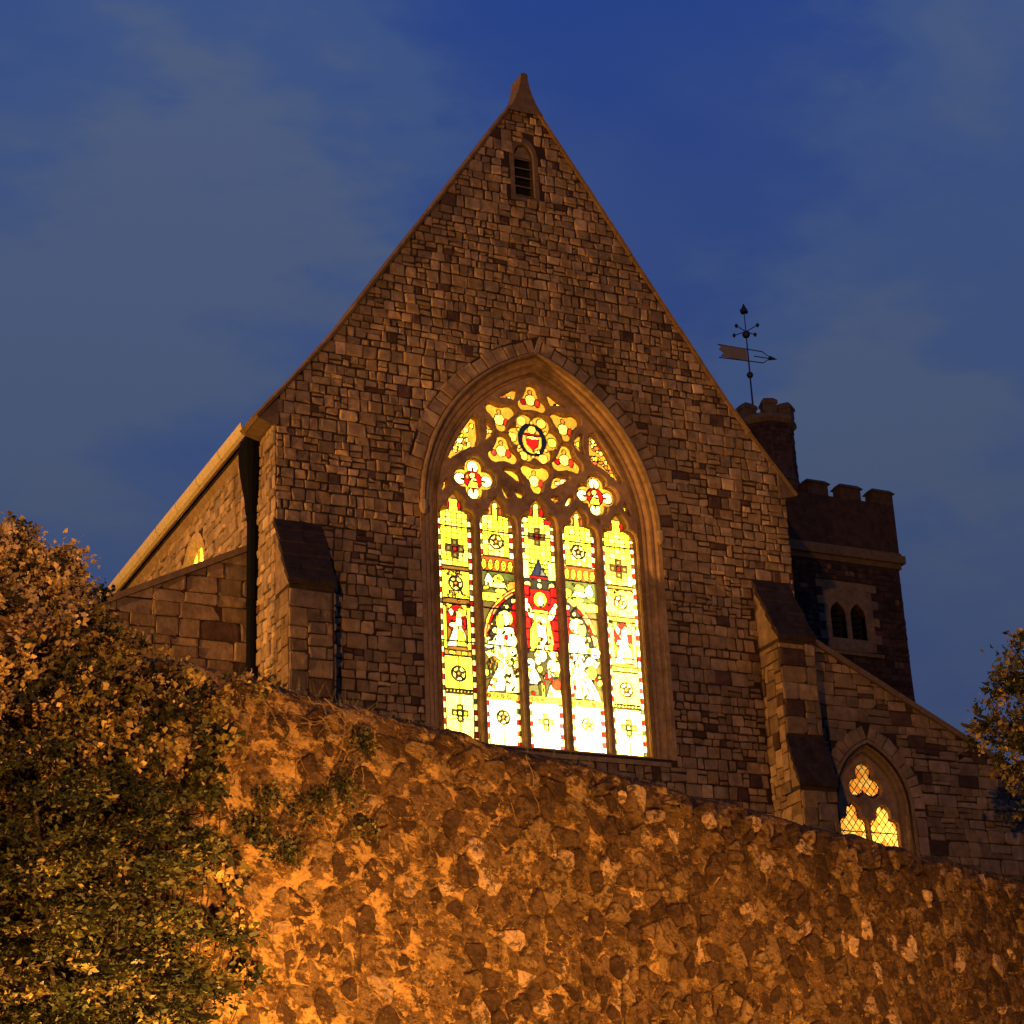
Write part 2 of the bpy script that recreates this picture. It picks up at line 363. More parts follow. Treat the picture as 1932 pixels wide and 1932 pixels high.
from mathutils.geometry import delaunay_2d_cdt
def inside(p, x, z):
    c = False
    for i in range(len(p)):
        (x1, z1), (x2, z2) = p[i], p[i-1]
        if (z1 > z) != (z2 > z) and x < (x2-x1)*(z-z1)/(z2-z1)+x1: c = not c
    return c
def grow(p, k):
    if area(p) < 0: p = p[::-1]
    out = []
    for i in range(len(p)):
        a = Vector(p[i-1]); b = Vector(p[i]); c = Vector(p[(i+1) % len(p)]); t = (c-a)
        if t.length < 1e-6: out.append(tuple(b)); continue
        t.normalize(); out.append((b.x+t.y*k, b.y-t.x*k))
    return out
def plate(name, outer, holes, y0, y1, mat, parent, fmap=None, bevel=0.0, off=0.0, bres=1, cols=None):
    """solid plate between depths y0<y1 (y grows into the wall), outline and holes given in the wall plane, chamfered hole edges"""
    if area(outer) < 0: outer = outer[::-1]
    holes = [h if area(h) > 0 else h[::-1] for h in holes]
    fr = [outer]+[grow(h, bevel) if bevel else h for h in holes]
    pts = []; edges = []
    for c in fr:
        b = len(pts); pts += [Vector(a) for a in c]; edges += [(b+i, b+(i+1) % len(c)) for i in range(len(c))]
    v2, e2, f2, _, _, _ = delaunay_2d_cdt(pts, edges, [], 0, 1e-6)
    vs = []; fs = []
    def addv(x, y, z): vs.append((x, y, z)); return len(vs)-1
    for y, flip in ((y0, False), (y1, True)):
        m_ = [addv(a[0], y, a[1]) for a in v2]
        for f in f2:
            cx = sum(v2[i][0] for i in f)/len(f); cz = sum(v2[i][1] for i in f)/len(f)
            if not inside(outer, cx, cz) or any(inside(h, cx, cz) for h in fr[1:]): continue
            q = tuple(m_[i] for i in f); fs.append(q[::-1] if flip else q)
    for ci, c in enumerate([outer]+holes):
        rings = [[(a, y0) for a in fr[ci]]]
        if bevel and ci: rings.append([(a, y0+bevel) for a in c])
        rings.append([(a, y1) for a in c])
        idx = [[addv(a[0], y, a[1]) for a, y in r] for r in rings]; n = len(c)
        for r0, r1 in zip(idx[:-1], idx[1:]):
            for i in range(n):
                q = (r0[i], r1[i], r1[(i+1) % n], r0[(i+1) % n]); fs.append(q if ci == 0 else q[::-1])
    if fmap is not None: vs = [fmap(x, -y, z) for x, y, z in vs]
    me = bpy.data.meshes.new(name); me.from_pydata(vs, [], fs); me.materials.append(mat)
    at = me.attributes.new('tint', 'FLOAT_COLOR', 'FACE'); c = cols or (.3, .2, .12)
    at.data.foreach_set('color', np.tile(np.array([*c, 1.0], np.float32), len(me.polygons)))
    me.update(); o = bpy.data.objects.new(name, me); link(o, parent); return o

# ------------------------------------------------------------------ setting: ground, hillside, road
WA = np.array([-11.82, -17.28]); WB = np.array([2.11, -11.12]); WDIR = (WB-WA)/np.linalg.norm(WB-WA); WN = np.array([WDIR[1], -WDIR[0]])   # WN points to the viewer
WTOP = 7.5
def wall_pt(s, d, z): p = WA + WDIR*s + WN*d; return (p[0], p[1], z)
g = MB(); g.add([(-1500, -1500, 0), (1500, -1500, 0), (1500, 1500, 0), (-1500, 1500, 0)], [(0, 1, 2, 3)])
tag(g.build('ground', M_EARTH), kind='structure')
def strip(name, d0, d1, z, mat, s0=-60, s1=80, th=None):
    b = MB(); q = [wall_pt(s0, d0, z), wall_pt(s1, d0, z), wall_pt(s1, d1, z), wall_pt(s0, d1, z)]
    if th is None: b.add(q, [(0, 1, 2, 3)])
    else: b.hexa([wall_pt(s0, d1, z-th), wall_pt(s1, d1, z-th), wall_pt(s1, d0, z-th), wall_pt(s0, d0, z-th), wall_pt(s0, d1, z), wall_pt(s1, d1, z), wall_pt(s1, d0, z), wall_pt(s0, d0, z)])
    return tag(b.build(name, mat), kind='structure')
strip('pavement', .05, 2.0, .13, M_PAVE, th=.126)
strip('road', 2.2, 40, .004, M_ASPH)
strip('kerb', 2.0, 2.2, .12, M_PAVE, th=.116)
# hillside behind the retaining wall
ss = np.linspace(-45, 60, 71); dd_ = np.concatenate([np.linspace(-.25, -24, 34), np.linspace(-28, -160, 16)])
V = []; rs = np.random.default_rng(3)
for d in dd_:
    for s in ss:
        z = 7.28 + 2.6*(1-math.exp(d/7.0)) + .10*math.sin(s*1.3+d) + .07*math.sin(s*.47-d*2.1)
        if s < -16: z -= (-16-s)*.12
        V.append(wall_pt(s, d, max(z, .05)))
n = len(ss); Q = np.array([(j*n+i, j*n+i+1, (j+1)*n+i+1, (j+1)*n+i) for j in range(len(dd_)-1) for i in range(n-1)])[:, ::-1]
tag(fast_mesh('hillside', np.array(V), Q, M_EARTH), kind='structure')

# ------------------------------------------------------------------ CHURCH
church = empty('church', (0, 0, 9.5))
tag(church, 'grey stone church gable with a tall lit five light stained glass window', 'church')
XL, XR = -5.87, 6.08
ZB = 9.3
APX = .03
def cop_z(x):            # underside of the coping on the gable
    a = abs(x-APX); z = 27.66-1.50*a
    if a > 4.5: z += .17*(a-4.5)**1.3
    return z
def gslope(x): e_ = .05; return (cop_z(x+e_)-cop_z(x-e_))/(2*e_)
C_, Z0, W_GL = 1.28, 17.2, 2.35
SILL = 12.30
def arch(w, zb, n=14, zc=Z0, c=C_, cx=0.0):
    R = w+c; am = math.acos(c/R); pts = [(cx-w, zb)]
    L = [(cx+c-R*math.cos(a), zc+R*math.sin(a)) for a in [am*i/n for i in range(n+1)]]
    return pts+L+[(2*cx-x, z) for x, z in L[-2::-1]]+[(cx+w, zb)]
def arch_sd(x, z, w, zc=Z0, c=C_, zb=SILL-.1, cx=0.0):
    x = abs(x-cx)
    if z < zb: return max(zb-z, x-w)
    return math.hypot(x+c, z-zc)-(w+c) if z > zc else x-w
def front(u, d, w): return (u, -d, w)
W_IN, W_VO, W_EX = 2.74, 2.80, 3.13
go = [(XL, ZB), (XR, ZB), (XR, cop_z(XR))] + [(x, cop_z(x)) for x in np.linspace(XR-.1, APX, 24)] + [(x, cop_z(x)) for x in np.linspace(APX-.1, XL+.05, 24)] + [(XL, cop_z(XL))]
LX, LW, LZ0, LZ1 = -.03, .23, 24.92, 25.95
def lanc(w, zb, zs, cx): return [(cx-w, zb), (cx-w, zs)]+[(cx-w*math.cos(a), zs+1.45*w*math.sin(a)) for a in np.linspace(.15, math.pi-.15, 9)]+[(cx+w, zs), (cx+w, zb)]
gable = plate('gable_wall', go, [arch(W_IN-.01, SILL-.05), lanc(LW+.02, LZ0, LZ1, LX)], .0, .75, M_MORTAR, church)
gable.matrix_parent_inverse = Matrix.Translation((0, 0, -9.5))
rr = random.Random(21)
DARKS = [(-2.02, 21.56), (2.17, 21.79), (-3.0, 15.0), (-2.9, 13.9), (-3.4, 20.9), (-3.3, 17.3), (3.5, 13.0), (4.6, 12.0), (4.1, 15.3), (-.4, 23.6), (-4.1, 16.4), (3.6, 18.6)]
def in_darks(x0, x1, z0, z1): return any(x0 <= a < x1 and z0 <= b < z1 for a, b in DARKS)
for r in courses(XL, XR, ZB+.6, 27.4, 5):
    x0, x1, z0, z1 = r; cx, cz = (x0+x1)/2, (z0+z1)/2
    if x1 > XR: r = (x0, XR, z0, z1); x1 = XR
    if x1-x0 < .06: continue
    p = rect_poly(r, rr.uniform(.008, .020), rr, .018)
    k = gslope(cx); zc_ = cop_z(cx); l = math.hypot(k, 1); p = clip(p, -k/l, 1/l, (zc_-k*cx)/l)
    if len(p) < 3: continue
    # window ring
    if min(arch_sd(a, b, W_EX) for a, b in p) < 0:
        if cz > Z0 and arch_sd(cx, cz, W_EX) < -.22: continue
        if SILL-.12 < cz <= Z0 and arch_sd(cx, cz, W_VO) < -.15: continue
        if cz > Z0:
            sx = 1 if cx > 0 else -1; vx, vz = cx+sx*C_, cz-Z0; l = math.hypot(vx, vz); nx, nz_ = vx/l, vz/l
            p = clip(p, -nx, -nz_, -(nx*(-sx*C_)+nz_*Z0+W_EX+C_+.012))
        elif cz > SILL-.12:
            sx = 1 if cx > 0 else -1; p = clip(p, -sx, 0, -W_VO)
        else: p = clip(p, 0, 1, SILL-.14)
    if len(p) < 3 or abs(area(p)) < .004: continue
    if LX-.40 < cx < LX+.40 and LZ0-.14 < cz < LZ1+.34: continue
    # buttress footprints
    if cz < 16.4 and (XL-.1 < cx < -4.98 or 5.0 < cx < 5.88): continue
    add_stone('gable', p, front, rr, tint=(.085, .048, .034) if in_darks(x0, x1, z0, z1) else None)
# ----- voussoirs of the relieving ring
vb_i = 0
VOUSS = []
for sx in (-1, 1):
    R0, R1 = W_VO+C_+.01, W_EX+C_; am = math.acos(C_/((R0+R1)/2))-.004; a = .0
    rv = random.Random(31+sx)
    while a < am-.02:
        da = rv.choice([.052, .06, .07, .078]); b = min(a+da, am)
        if am-b < .03: b = am
        ex = rv.uniform(-.05, .05)
        q = [(-sx*C_+sx*(rad)*math.cos(t), Z0+rad*math.sin(t)) for rad, t in ((R0, a+.0025), (R1+ex, a+.0025), (R1+ex, b-.0025), (R0, b-.0025))]
        VOUSS.append(q); a = b
for q in VOUSS:
    vs, fs = stone_solid(q, .03, rr.uniform(.02, .05), front, rr)
    mesh_obj('voussoir', vs, fs, M_STONE, gable, [stone_tint(rr, .9, 1.15, .04)]*len(fs))
# ----- coping, kneelers, apex stone
for sx in (-1, 1):
    xs = np.linspace(.30, 6.30, 12)
    for a, b in zip(xs[:-1], xs[1:]):
        xa, xb = APX+sx*a, APX+sx*(b-.008); za, zb = cop_z(xa)-.02, cop_z(xb)-.02; t0 = rr.uniform(.095, .11)
        n_ = Vector((-(gslope((xa+xb)/2)), 0, 1)).normalized(); q = n_*t0
        yo = -.085+rr.uniform(-.012, .012); h = [(xa, yo, za), (xb, yo, zb), (xb, .85, zb), (xa, .85, za)]
        if sx < 0: h = [h[1], h[0], h[3], h[2]]
        tp = [(x+q.x, y, z+q.z) for x, y, z in h]
        mid = [(x+q.x*.55, y-(.02 if y < 0 else 0), z+q.z*.55) for x, y, z in h]
        mb = MB(); k = rr.uniform(.8, 1.1); mb.hexa(h[:4]+mid, (.19*k, .12*k, .062*k)); mb.hexa(mid+[(x, y+(.06 if y < 0 else 0), z) for x, y, z in tp], (.19*k, .12*k, .062*k))
        mb.build('coping_stone', M_DRESS, church)
    mb = MB(); xk = APX+sx*6.30; z1 = cop_z(xk)+.05
    mb.hexa([(xk-sx*.42, -.06, z1-.16), (xk-sx*.28, -.06, z1-.14), (xk-sx*.28, .85, z1-.14), (xk-sx*.42, .85, z1-.16), (xk-sx*.42, -.06, z1+.42), (xk-sx*.02, -.06, z1-.06), (xk-sx*.02, .85, z1-.06), (xk-sx*.42, .85, z1+.42)], (.16, .105, .058))
    mb.build('kneeler', M_DRESS, church)
mb = MB()
prof = [(.44, 27.06), (.27, 27.34), (.155, 27.64), (.105, 27.86), (.085, 27.98), (.095, 28.05), (.065, 28.10), (.02, 28.12)]
vs = []; fs = []
for r, z in prof: vs += [(APX-r, -.14, z), (APX+r, -.14, z), (APX+r, .40, z), (APX-r, .40, z)]
for i in range(len(prof)-1):
    for k in range(4): fs.append((i*4+k, i*4+(k+1) % 4, (i+1)*4+(k+1) % 4, (i+1)*4+k))
fs.append(tuple((len(prof)-1)*4+k for k in range(4)))
mb.add(vs, fs, (.19, .125, .07)); mb.build('apex_stone', M_DRESS, church)
# ----- louvred lancet
sur = plate('lancet_surround', lanc(LW+.12, LZ0-.10, LZ1, LX), [lanc(LW, LZ0, LZ1, LX)], -.018, .18, M_DRESS, church, bevel=.015, cols=(.18, .12, .066))
sur.matrix_parent_inverse = Matrix.Translation((0, 0, -9.5))
louv = MB(); louv.add([(LX-LW-.02, .34, LZ0-.05), (LX+LW+.02, .34, LZ0-.05), (LX+LW+.02, .34, LZ1+.4), (LX-LW-.02, .34, LZ1+.4)], [(0, 1, 2, 3)])
lv = louv.build('louvre_backing', M_DARK, church)
for k in range(5):
    z = LZ0+.06+k*.235; mb = MB(); mb.hexa([(LX-LW+.01, .06, z), (LX+LW-.01, .06, z), (LX+LW-.01, .30, z+.15), (LX-LW+.01, .30, z+.15), (LX-LW+.01, .06, z+.03), (LX+LW-.01, .06, z+.03), (LX+LW-.01, .30, z+.18), (LX-LW+.01, .30, z+.18)])
    mb.build('louvre_slat', M_LOUVRE, lv)
mb = MB(); mb.hexa([(LX-LW+.004, .05, LZ1+.02), (LX+LW-.004, .05, LZ1+.02), (LX+LW-.004, .12, LZ1+.02), (LX-LW+.004, .12, LZ1+.02), (LX-.08, .05, LZ1+.30), (LX+.08, .05, LZ1+.30), (LX+.08, .12, LZ1+.30), (LX-.08, .12, LZ1+.30)], (.24, .16, .09)); mb.build('lancet_head_panel', M_DRESS, church)

# ----- window surround: moulded jambs and arch
def sweep(name, prof, zb, mat, parent, zc=Z0, c=C_, cx=0.0, y_base=0.0, col=(.42, .26, .12), n=18, fmap=None):
    paths = []
    for w, y in prof:
        paths.append([(x, y+y_base, z) for x, z in arch(w, zb, n, zc, c, cx)])
    vs = [p for pa in paths for p in pa]; m_ = len(paths[0]); fs = []
    for i in range(len(paths)-1):
        for k in range(m_-1): fs.append((i*m_+k, i*m_+k+1, (i+1)*m_+k+1, (i+1)*m_+k))
    if fmap: vs = [fmap(*v) for v in vs]
    return mesh_obj(name, vs, fs, mat, parent, [col]*len(fs))
sweep('window_surround', [(2.30, .42), (2.335, .42), (2.335, .30), (2.37, .27), (2.42, .27), (2.44, .22), (2.44, .17), (2.50, .15), (2.535, .165), (2.56, .12), (2.58, .06), (2.63, .05), (2.66, .075), (2.69, .03), (2.70, -.015), (2.795, -.03), (2.80, .02)], SILL-.06, M_DRESS, church)
sweep('hood_mould', [(2.70, -.01), (2.705, -.09), (2.735, -.13), (2.775, -.12), (2.79, -.04), (2.80, .01)], Z0+.02, M_DRESS, church, col=(.24, .16, .088))
for sx in (-1, 1):
    mb = MB(); mb.lathe(sx*2.745, -.09, [(.03, Z0-.24), (.085, Z0-.15), (.10, Z0-.04), (.075, Z0+.06), (.02, Z0+.09)], 8, (.34, .235, .13)); mb.build('hood_stop', M_DRESS, church)
mb = MB(); mb.hexa([(-2.62, -.06, SILL-.22), (2.62, -.06, SILL-.22), (2.62, .5, SILL-.22), (-2.62, .5, SILL-.22), (-2.62, -.06, SILL-.13), (2.62, -.06, SILL-.13), (2.62, .5, SILL+.09), (-2.62, .5, SILL+.09)], (.34, .235, .12)); mb.build('window_sill', M_DRESS, church)

# ----- tracery
def foil(cx, cz, n, d, rl, rot=0, m_=48, k=1.0):
    out = []
    for i in range(m_):
        t = 2*math.pi*i/m_; ph = (t-rot+math.pi/n) % (2*math.pi/n)-math.pi/n; s2 = rl*rl-(d*math.sin(ph))**2
        r = d*math.cos(ph)+math.sqrt(max(s2, .0004)); out.append((cx+k*r*math.cos(t), cz+k*r*math.sin(t)))
    return out
def light_head(cx, hw, zb, dz=0.0, k=1.0):
    h = [(.38, zb), (.38, 17.02+dz), (.374, 17.10+dz), (.345, 17.19+dz), (.29, 17.255+dz), (.225, 17.275+dz), (.168, 17.285+dz), (.18, 17.34+dz), (.182, 17.41+dz), (.15, 17.49+dz), (.085, 17.57+dz), (0, 17.66+dz)]
    h = [(x*hw/.38, z) for x, z in h]
    return [(cx-x, z) for x, z in h]+[(cx+x, z) for x, z in h[-2::-1]]
def smooth_poly(p, it=1):
    for _ in range(it):
        q = []
        for i in range(len(p)):
            a, b = p[i], p[(i+1) % len(p)]; q += [(.78*a[0]+.22*b[0], .78*a[1]+.22*b[1]), (.22*a[0]+.78*b[0], .22*a[1]+.78*b[1])]
        p = q
    return p
LC = [-1.90, -.955, 0.0, .955, 1.90]; HW = .375; GB = 12.36
lights = [light_head(c, HW, GB, .10 if i == 2 else 0) for i, c in enumerate(LC)]
mir = lambda p: [(-x, z) for x, z in p][::-1]
openings = []; wide = []
def add_open(fn, a, b): openings.append(fn(a)); wide.append(fn(b))
add_open(lambda k: foil(0, 19.165, 6, .385+k*.4, .215+k, math.pi/3), 0, .022)                       # six-petalled centre
def ctri(cx, cz, rot, k):
    out = []
    for i in range(48):
        t = 2*math.pi*i/48; ph = (t-rot+math.pi/3) % (2*math.pi/3)-math.pi/3; r = .205+k+(.165+k*.3)*abs(math.cos(1.5*ph))**1.7-.030*math.exp(-((abs(ph)-.62)/.16)**2); out.append((cx+r*math.cos(t), cz+r*math.sin(t)))
    return out
def tri(cx, cz, rot): add_open(lambda k: ctri(cx, cz, rot, k), 0, .022)
tri(0, 20.04, math.pi/2); tri(0, 18.27, -math.pi/2)
def scaled(p, k):
    c = cen(p); return [(c[0]+(x-c[0])*k, c[1]+(z-c[1])*k) for x, z in p]
for sx in (-1, 1):
    tri(sx*.76, 19.58, math.pi/2-sx*R_(60))
    tri(sx*.745, 18.745, math.pi/2)
    add_open(lambda k: foil(sx*1.43, 18.04, 4, .25+k*.4, .20+k, 0), 0, .032)
    f = (lambda p: p) if sx < 0 else mir
    for p in ([(-1.17, 19.46), (-.90, 19.17), (-1.17, 18.90), (-1.10, 19.17)],
              [(-.83, 19.98), (-.33, 20.31), (-.40, 19.95), (-.56, 20.02)],
              [(-1.35, 19.56), (-1.30, 18.80), (-1.62, 18.68), (-2.08, 18.32), (-1.74, 19.0)],
              [(-.83, 18.35), (-.43, 18.35), (-.31, 18.00), (-.54, 18.15)],
              [(-.86, 17.94), (-.74, 17.90), (-.63, 17.66), (-.78, 17.70)],
              [(-.55, 17.89), (-.27, 17.83), (-.45, 17.69)],
              [(-2.10, 17.97), (-2.03, 17.80), (-2.22, 17.60)],
              [(-1.475, 17.445), (-1.365, 17.445), (-1.42, 17.35)]):
        sp_ = f(smooth_poly(p)); openings.append(sp_); wide.append(scaled(sp_, 1.08))
OUT = arch(2.345, SILL-.05)
east = plate('east_window', OUT, lights+openings, .262, .38, M_DRESS, church, bevel=.03, cols=(.50, .295, .12))
east.matrix_parent_inverse = Matrix.Translation((0, 0, -9.5))
# moulded face of the tracery: same openings, wider, standing in front
face = plate('tracery_face', arch(2.34, SILL-.045), [light_head(c, HW+.036, GB-.02, (.10 if i == 2 else 0)+.035) for i, c in enumerate(LC)]+wide, .165, .264, M_DRESS, east, bevel=.03, cols=(.48, .285, .12))

# ----- stained glass (painted on a fine grid, then every pane cut out as its own piece)
CS = .0155; GX0, GZ0 = -2.36, 12.30; NX, NZ = int(4.72/CS), int(8.35/CS)
LAB = np.zeros((NZ, NX), np.int32); COLS = [(.01, .008, .006)]
gx = GX0+(np.arange(NX)+.5)*CS; gz = GZ0+(np.arange(NZ)+.5)*CS; GXX, GZZ = np.meshgrid(gx, gz)
Yw = (1.0, .83, .035); Wt = (1.0, .92, .34); Rd = (.20, .005, .003); Gr = (.040, .045, .010); Bl = (.010, .011, .022); Br = (.10, .045, .008); Og = (.45, .15, .018); Cr = (1.0, .84, .13); Gy = (.06, .06, .05); Pk = (.4, .14, .04)
Lb = (.42, .36, .10)
rg = random.Random(77)
def jit(c, k=.12): f = 1+rg.uniform(-k, k); return tuple(min(1, x*f) for x in c)
def newlab(c): COLS.append(c); return len(COLS)-1
def put(mask, c): LAB[mask] = newlab(c)
def rect(x0, x1, z0, z1, c): put((GXX >= x0) & (GXX < x1) & (GZZ >= z0) & (GZZ < z1), c)
def ell(cx, cz, rx, rz, c, cond=None):
    m_ = ((GXX-cx)/rx)**2+((GZZ-cz)/rz)**2 < 1
    if cond is not None: m_ &= cond
    put(m_, c)
def inpoly(p):
    m_ = np.zeros(GXX.shape, bool)
    for i in range(len(p)):
        (x1, z1), (x2, z2) = p[i], p[(i+1) % len(p)]
        if z1 == z2: continue
        m_ ^= ((GZZ < z1) != (GZZ < z2)) & (GXX < (x2-x1)*(GZZ-z1)/(z2-z1)+x1)
    return m_
def poly(p, c, cond=None):
    m_ = inpoly(p)
    if cond is not None: m_ &= cond
    put(m_, c)
def seg(a, b, w, c):
    ax, az = a; bx, bz = b; l2 = (bx-ax)**2+(bz-az)**2+1e-9; t = np.clip(((GXX-ax)*(bx-ax)+(GZZ-az)*(bz-az))/l2, 0, 1)
    put((GXX-ax-t*(bx-ax))**2+(GZZ-az-t*(bz-az))**2 < w*w, c)
def border(cx, z0, z1):
    for sx in (-1, 1):
        z = z0; k = rg.randint(0, 3)
        while z < z1:
            h = .13 if k % 2 == 0 else .10
            c = jit(Wt) if k % 2 == 0 else (Rd if (k//2) % 2 == 0 else rg.choice([Gr, Br, (.06, .014, .016)]))
            a = cx+sx*.30; b = cx+sx*.42; rect(min(a, b), max(a, b), z, min(z+h, z1), c); z += h; k += 1
def quarries(cx, z0, z1, cols=5, hw=.305, rz=.118, c=Yw, k=.16):
    w = 2*hw/cols; z = z0
    while z < z1-.02:
        for i in range(cols): rect(cx-hw+i*w, cx-hw+(i+1)*w, z, min(z+rz, z1), jit(c if rg.random() < .72 else Cr if rg.random() < .6 else (.95, .55, .10), k))
        z += rz
DKS = Gy
def cross(cx, cz, s=.075, dark=True):
    a = (.08, .075, .018) if dark else Yw
    for dx, dz in ((0, 0), (1, 0), (-1, 0), (0, 1), (0, -1)):
        x, z = cx+dx*s*1.85, cz+dz*s*1.85
        rect(x-s, x+s, z-s, z+s, Br if dark else (.12, .10, .02)); rect(x-s*.62, x+s*.62, z-s*.62, z+s*.62, (a if (dx or dz) else (Rd if dark else Cr)))
def rosette(cx, cz, r=.165, ink=(.10, .055, .02)):
    ell(cx, cz, r, r, ink); ell(cx, cz, r*.84, r*.84, Cr)
    for k in range(5):
        t = math.pi/2+k*2*math.pi/5; seg((cx, cz), (cx+r*.62*math.cos(t), cz+r*.62*math.sin(t)), r*.11, ink)
    ell(cx, cz, r*.40, r*.40, ink); ell(cx, cz, r*.24, r*.24, Og)
def robe(cx, zf, h, c1, c2, head=Wt, lean=0.0):
    """standing robed figure, foot at zf"""
    w = h*.20
    poly([(cx-w, zf), (cx+w*1.1, zf), (cx+w*.75+lean, zf+h*.55), (cx+w*.55+lean, zf+h*.82), (cx-w*.55+lean, zf+h*.82), (cx-w*.8+lean, zf+h*.5)], c1)
    poly([(cx-w*.1, zf+.02), (cx+w*.95, zf+.02), (cx+w*.5+lean, zf+h*.62), (cx+lean, zf+h*.60)], c2)
    ell(cx+lean-w*.5, zf+h*.60, w*.42, h*.10, head); ell(cx+lean+w*.4, zf+h*.64, w*.40, h*.09, c1)
    ell(cx+lean, zf+h*.93, w*.55, h*.105, c2); ell(cx+lean, zf+h*.91, w*.34, h*.078, head)
def side_light(cx, sgn):
    rect(cx-.42, cx+.42, 12.3, 17.8, Br); border(cx, 12.36, 17.12)
    quarries(cx, 16.08, 17.30); rect(cx-.10, cx+.10, 17.24, 17.55, Yw); ell(cx-.13, 17.42, .045, .09, Rd); ell(cx+.13, 17.42, .045, .09, Rd)
    cross(cx, 16.45); rect(cx-.305, cx+.305, 15.99, 16.07, Br)
    rect(cx-.305, cx+.305, 15.38, 15.98, Yw)
    for _ in range(26): ell(cx+rg.uniform(-.28, .28), rg.choice([rg.uniform(15.83, 15.96), rg.uniform(15.4, 15.53)]), .022, .022, rg.choice([(.7, .42, .05), (.55, .3, .04)]))
    rosette(cx, 15.70); rect(cx-.305, cx+.305, 15.26, 15.37, Br)
    rect(cx-.305, cx+.305, 14.27, 15.25, (.11, .05, .008)); ell(cx, 14.95, .27, .29, Rd)
    rect(cx-.30, cx-.22, 14.3, 15.2, Yw); rect(cx+.22, cx+.30, 14.3, 15.2, Yw)
    poly([(cx-.22, 15.25), (cx-.08, 15.25), (cx-.22, 15.05)], Yw); poly([(cx+.22, 15.25), (cx+.08, 15.25), (cx+.22, 15.05)], Yw)
    # angel seated with wings
    poly([(cx-.24, 14.34), (cx+.23, 14.34), (cx+.17, 14.62), (cx+.06, 14.84), (cx-.06, 14.80)], Wt)
    poly([(cx-.02, 14.36), (cx+.2, 14.36), (cx+.12, 14.66), (cx+.03, 14.74)], Yw)
    poly([(cx-.13, 14.98), (cx-.19, 15.10), (cx-.13, 15.17), (cx-.06, 15.08), (cx-.10, 14.98)], Wt)
    poly([(cx+.0, 14.95), (cx+.20, 15.02), (cx+.22, 15.12), (cx+.04, 15.17)], Yw)
    ell(cx-.06, 14.80, .13, .06, Wt); ell(cx+.04, 15.03, .075, .085, Cr); poly([(cx-.05, 14.78), (cx+.12, 14.78), (cx+.10, 14.97), (cx-.02, 14.97)], Wt)
    ell(cx+sgn*.17, 14.88, .04, .09, Rd)
    rect(cx-.305, cx+.305, 14.16, 14.27, (.18, .09, .012)); rect(cx-.2, cx-.05, 14.18, 14.25, Yw); rect(cx+.08, cx+.2, 14.18, 14.25, Yw)
    for i in range(2): rect(cx-.305+i*.305, cx+i*.305, 13.46, 14.15, jit(Yw, .05))
    rosette(cx, 13.78); rect(cx-.305, cx+.305, 13.38, 13.45, (.09, .055, .008))
    for i in range(8): ell(cx-.27+i*.077, 13.41, .026, .03, (.75, .5, .07))
    for i in range(2):
        for j in range(2): rect(cx-.305+i*.305, cx+i*.305, 12.34+j*.51, 12.85+j*.51, jit(Cr, .05))
    cross(cx, 12.96, .062, False)
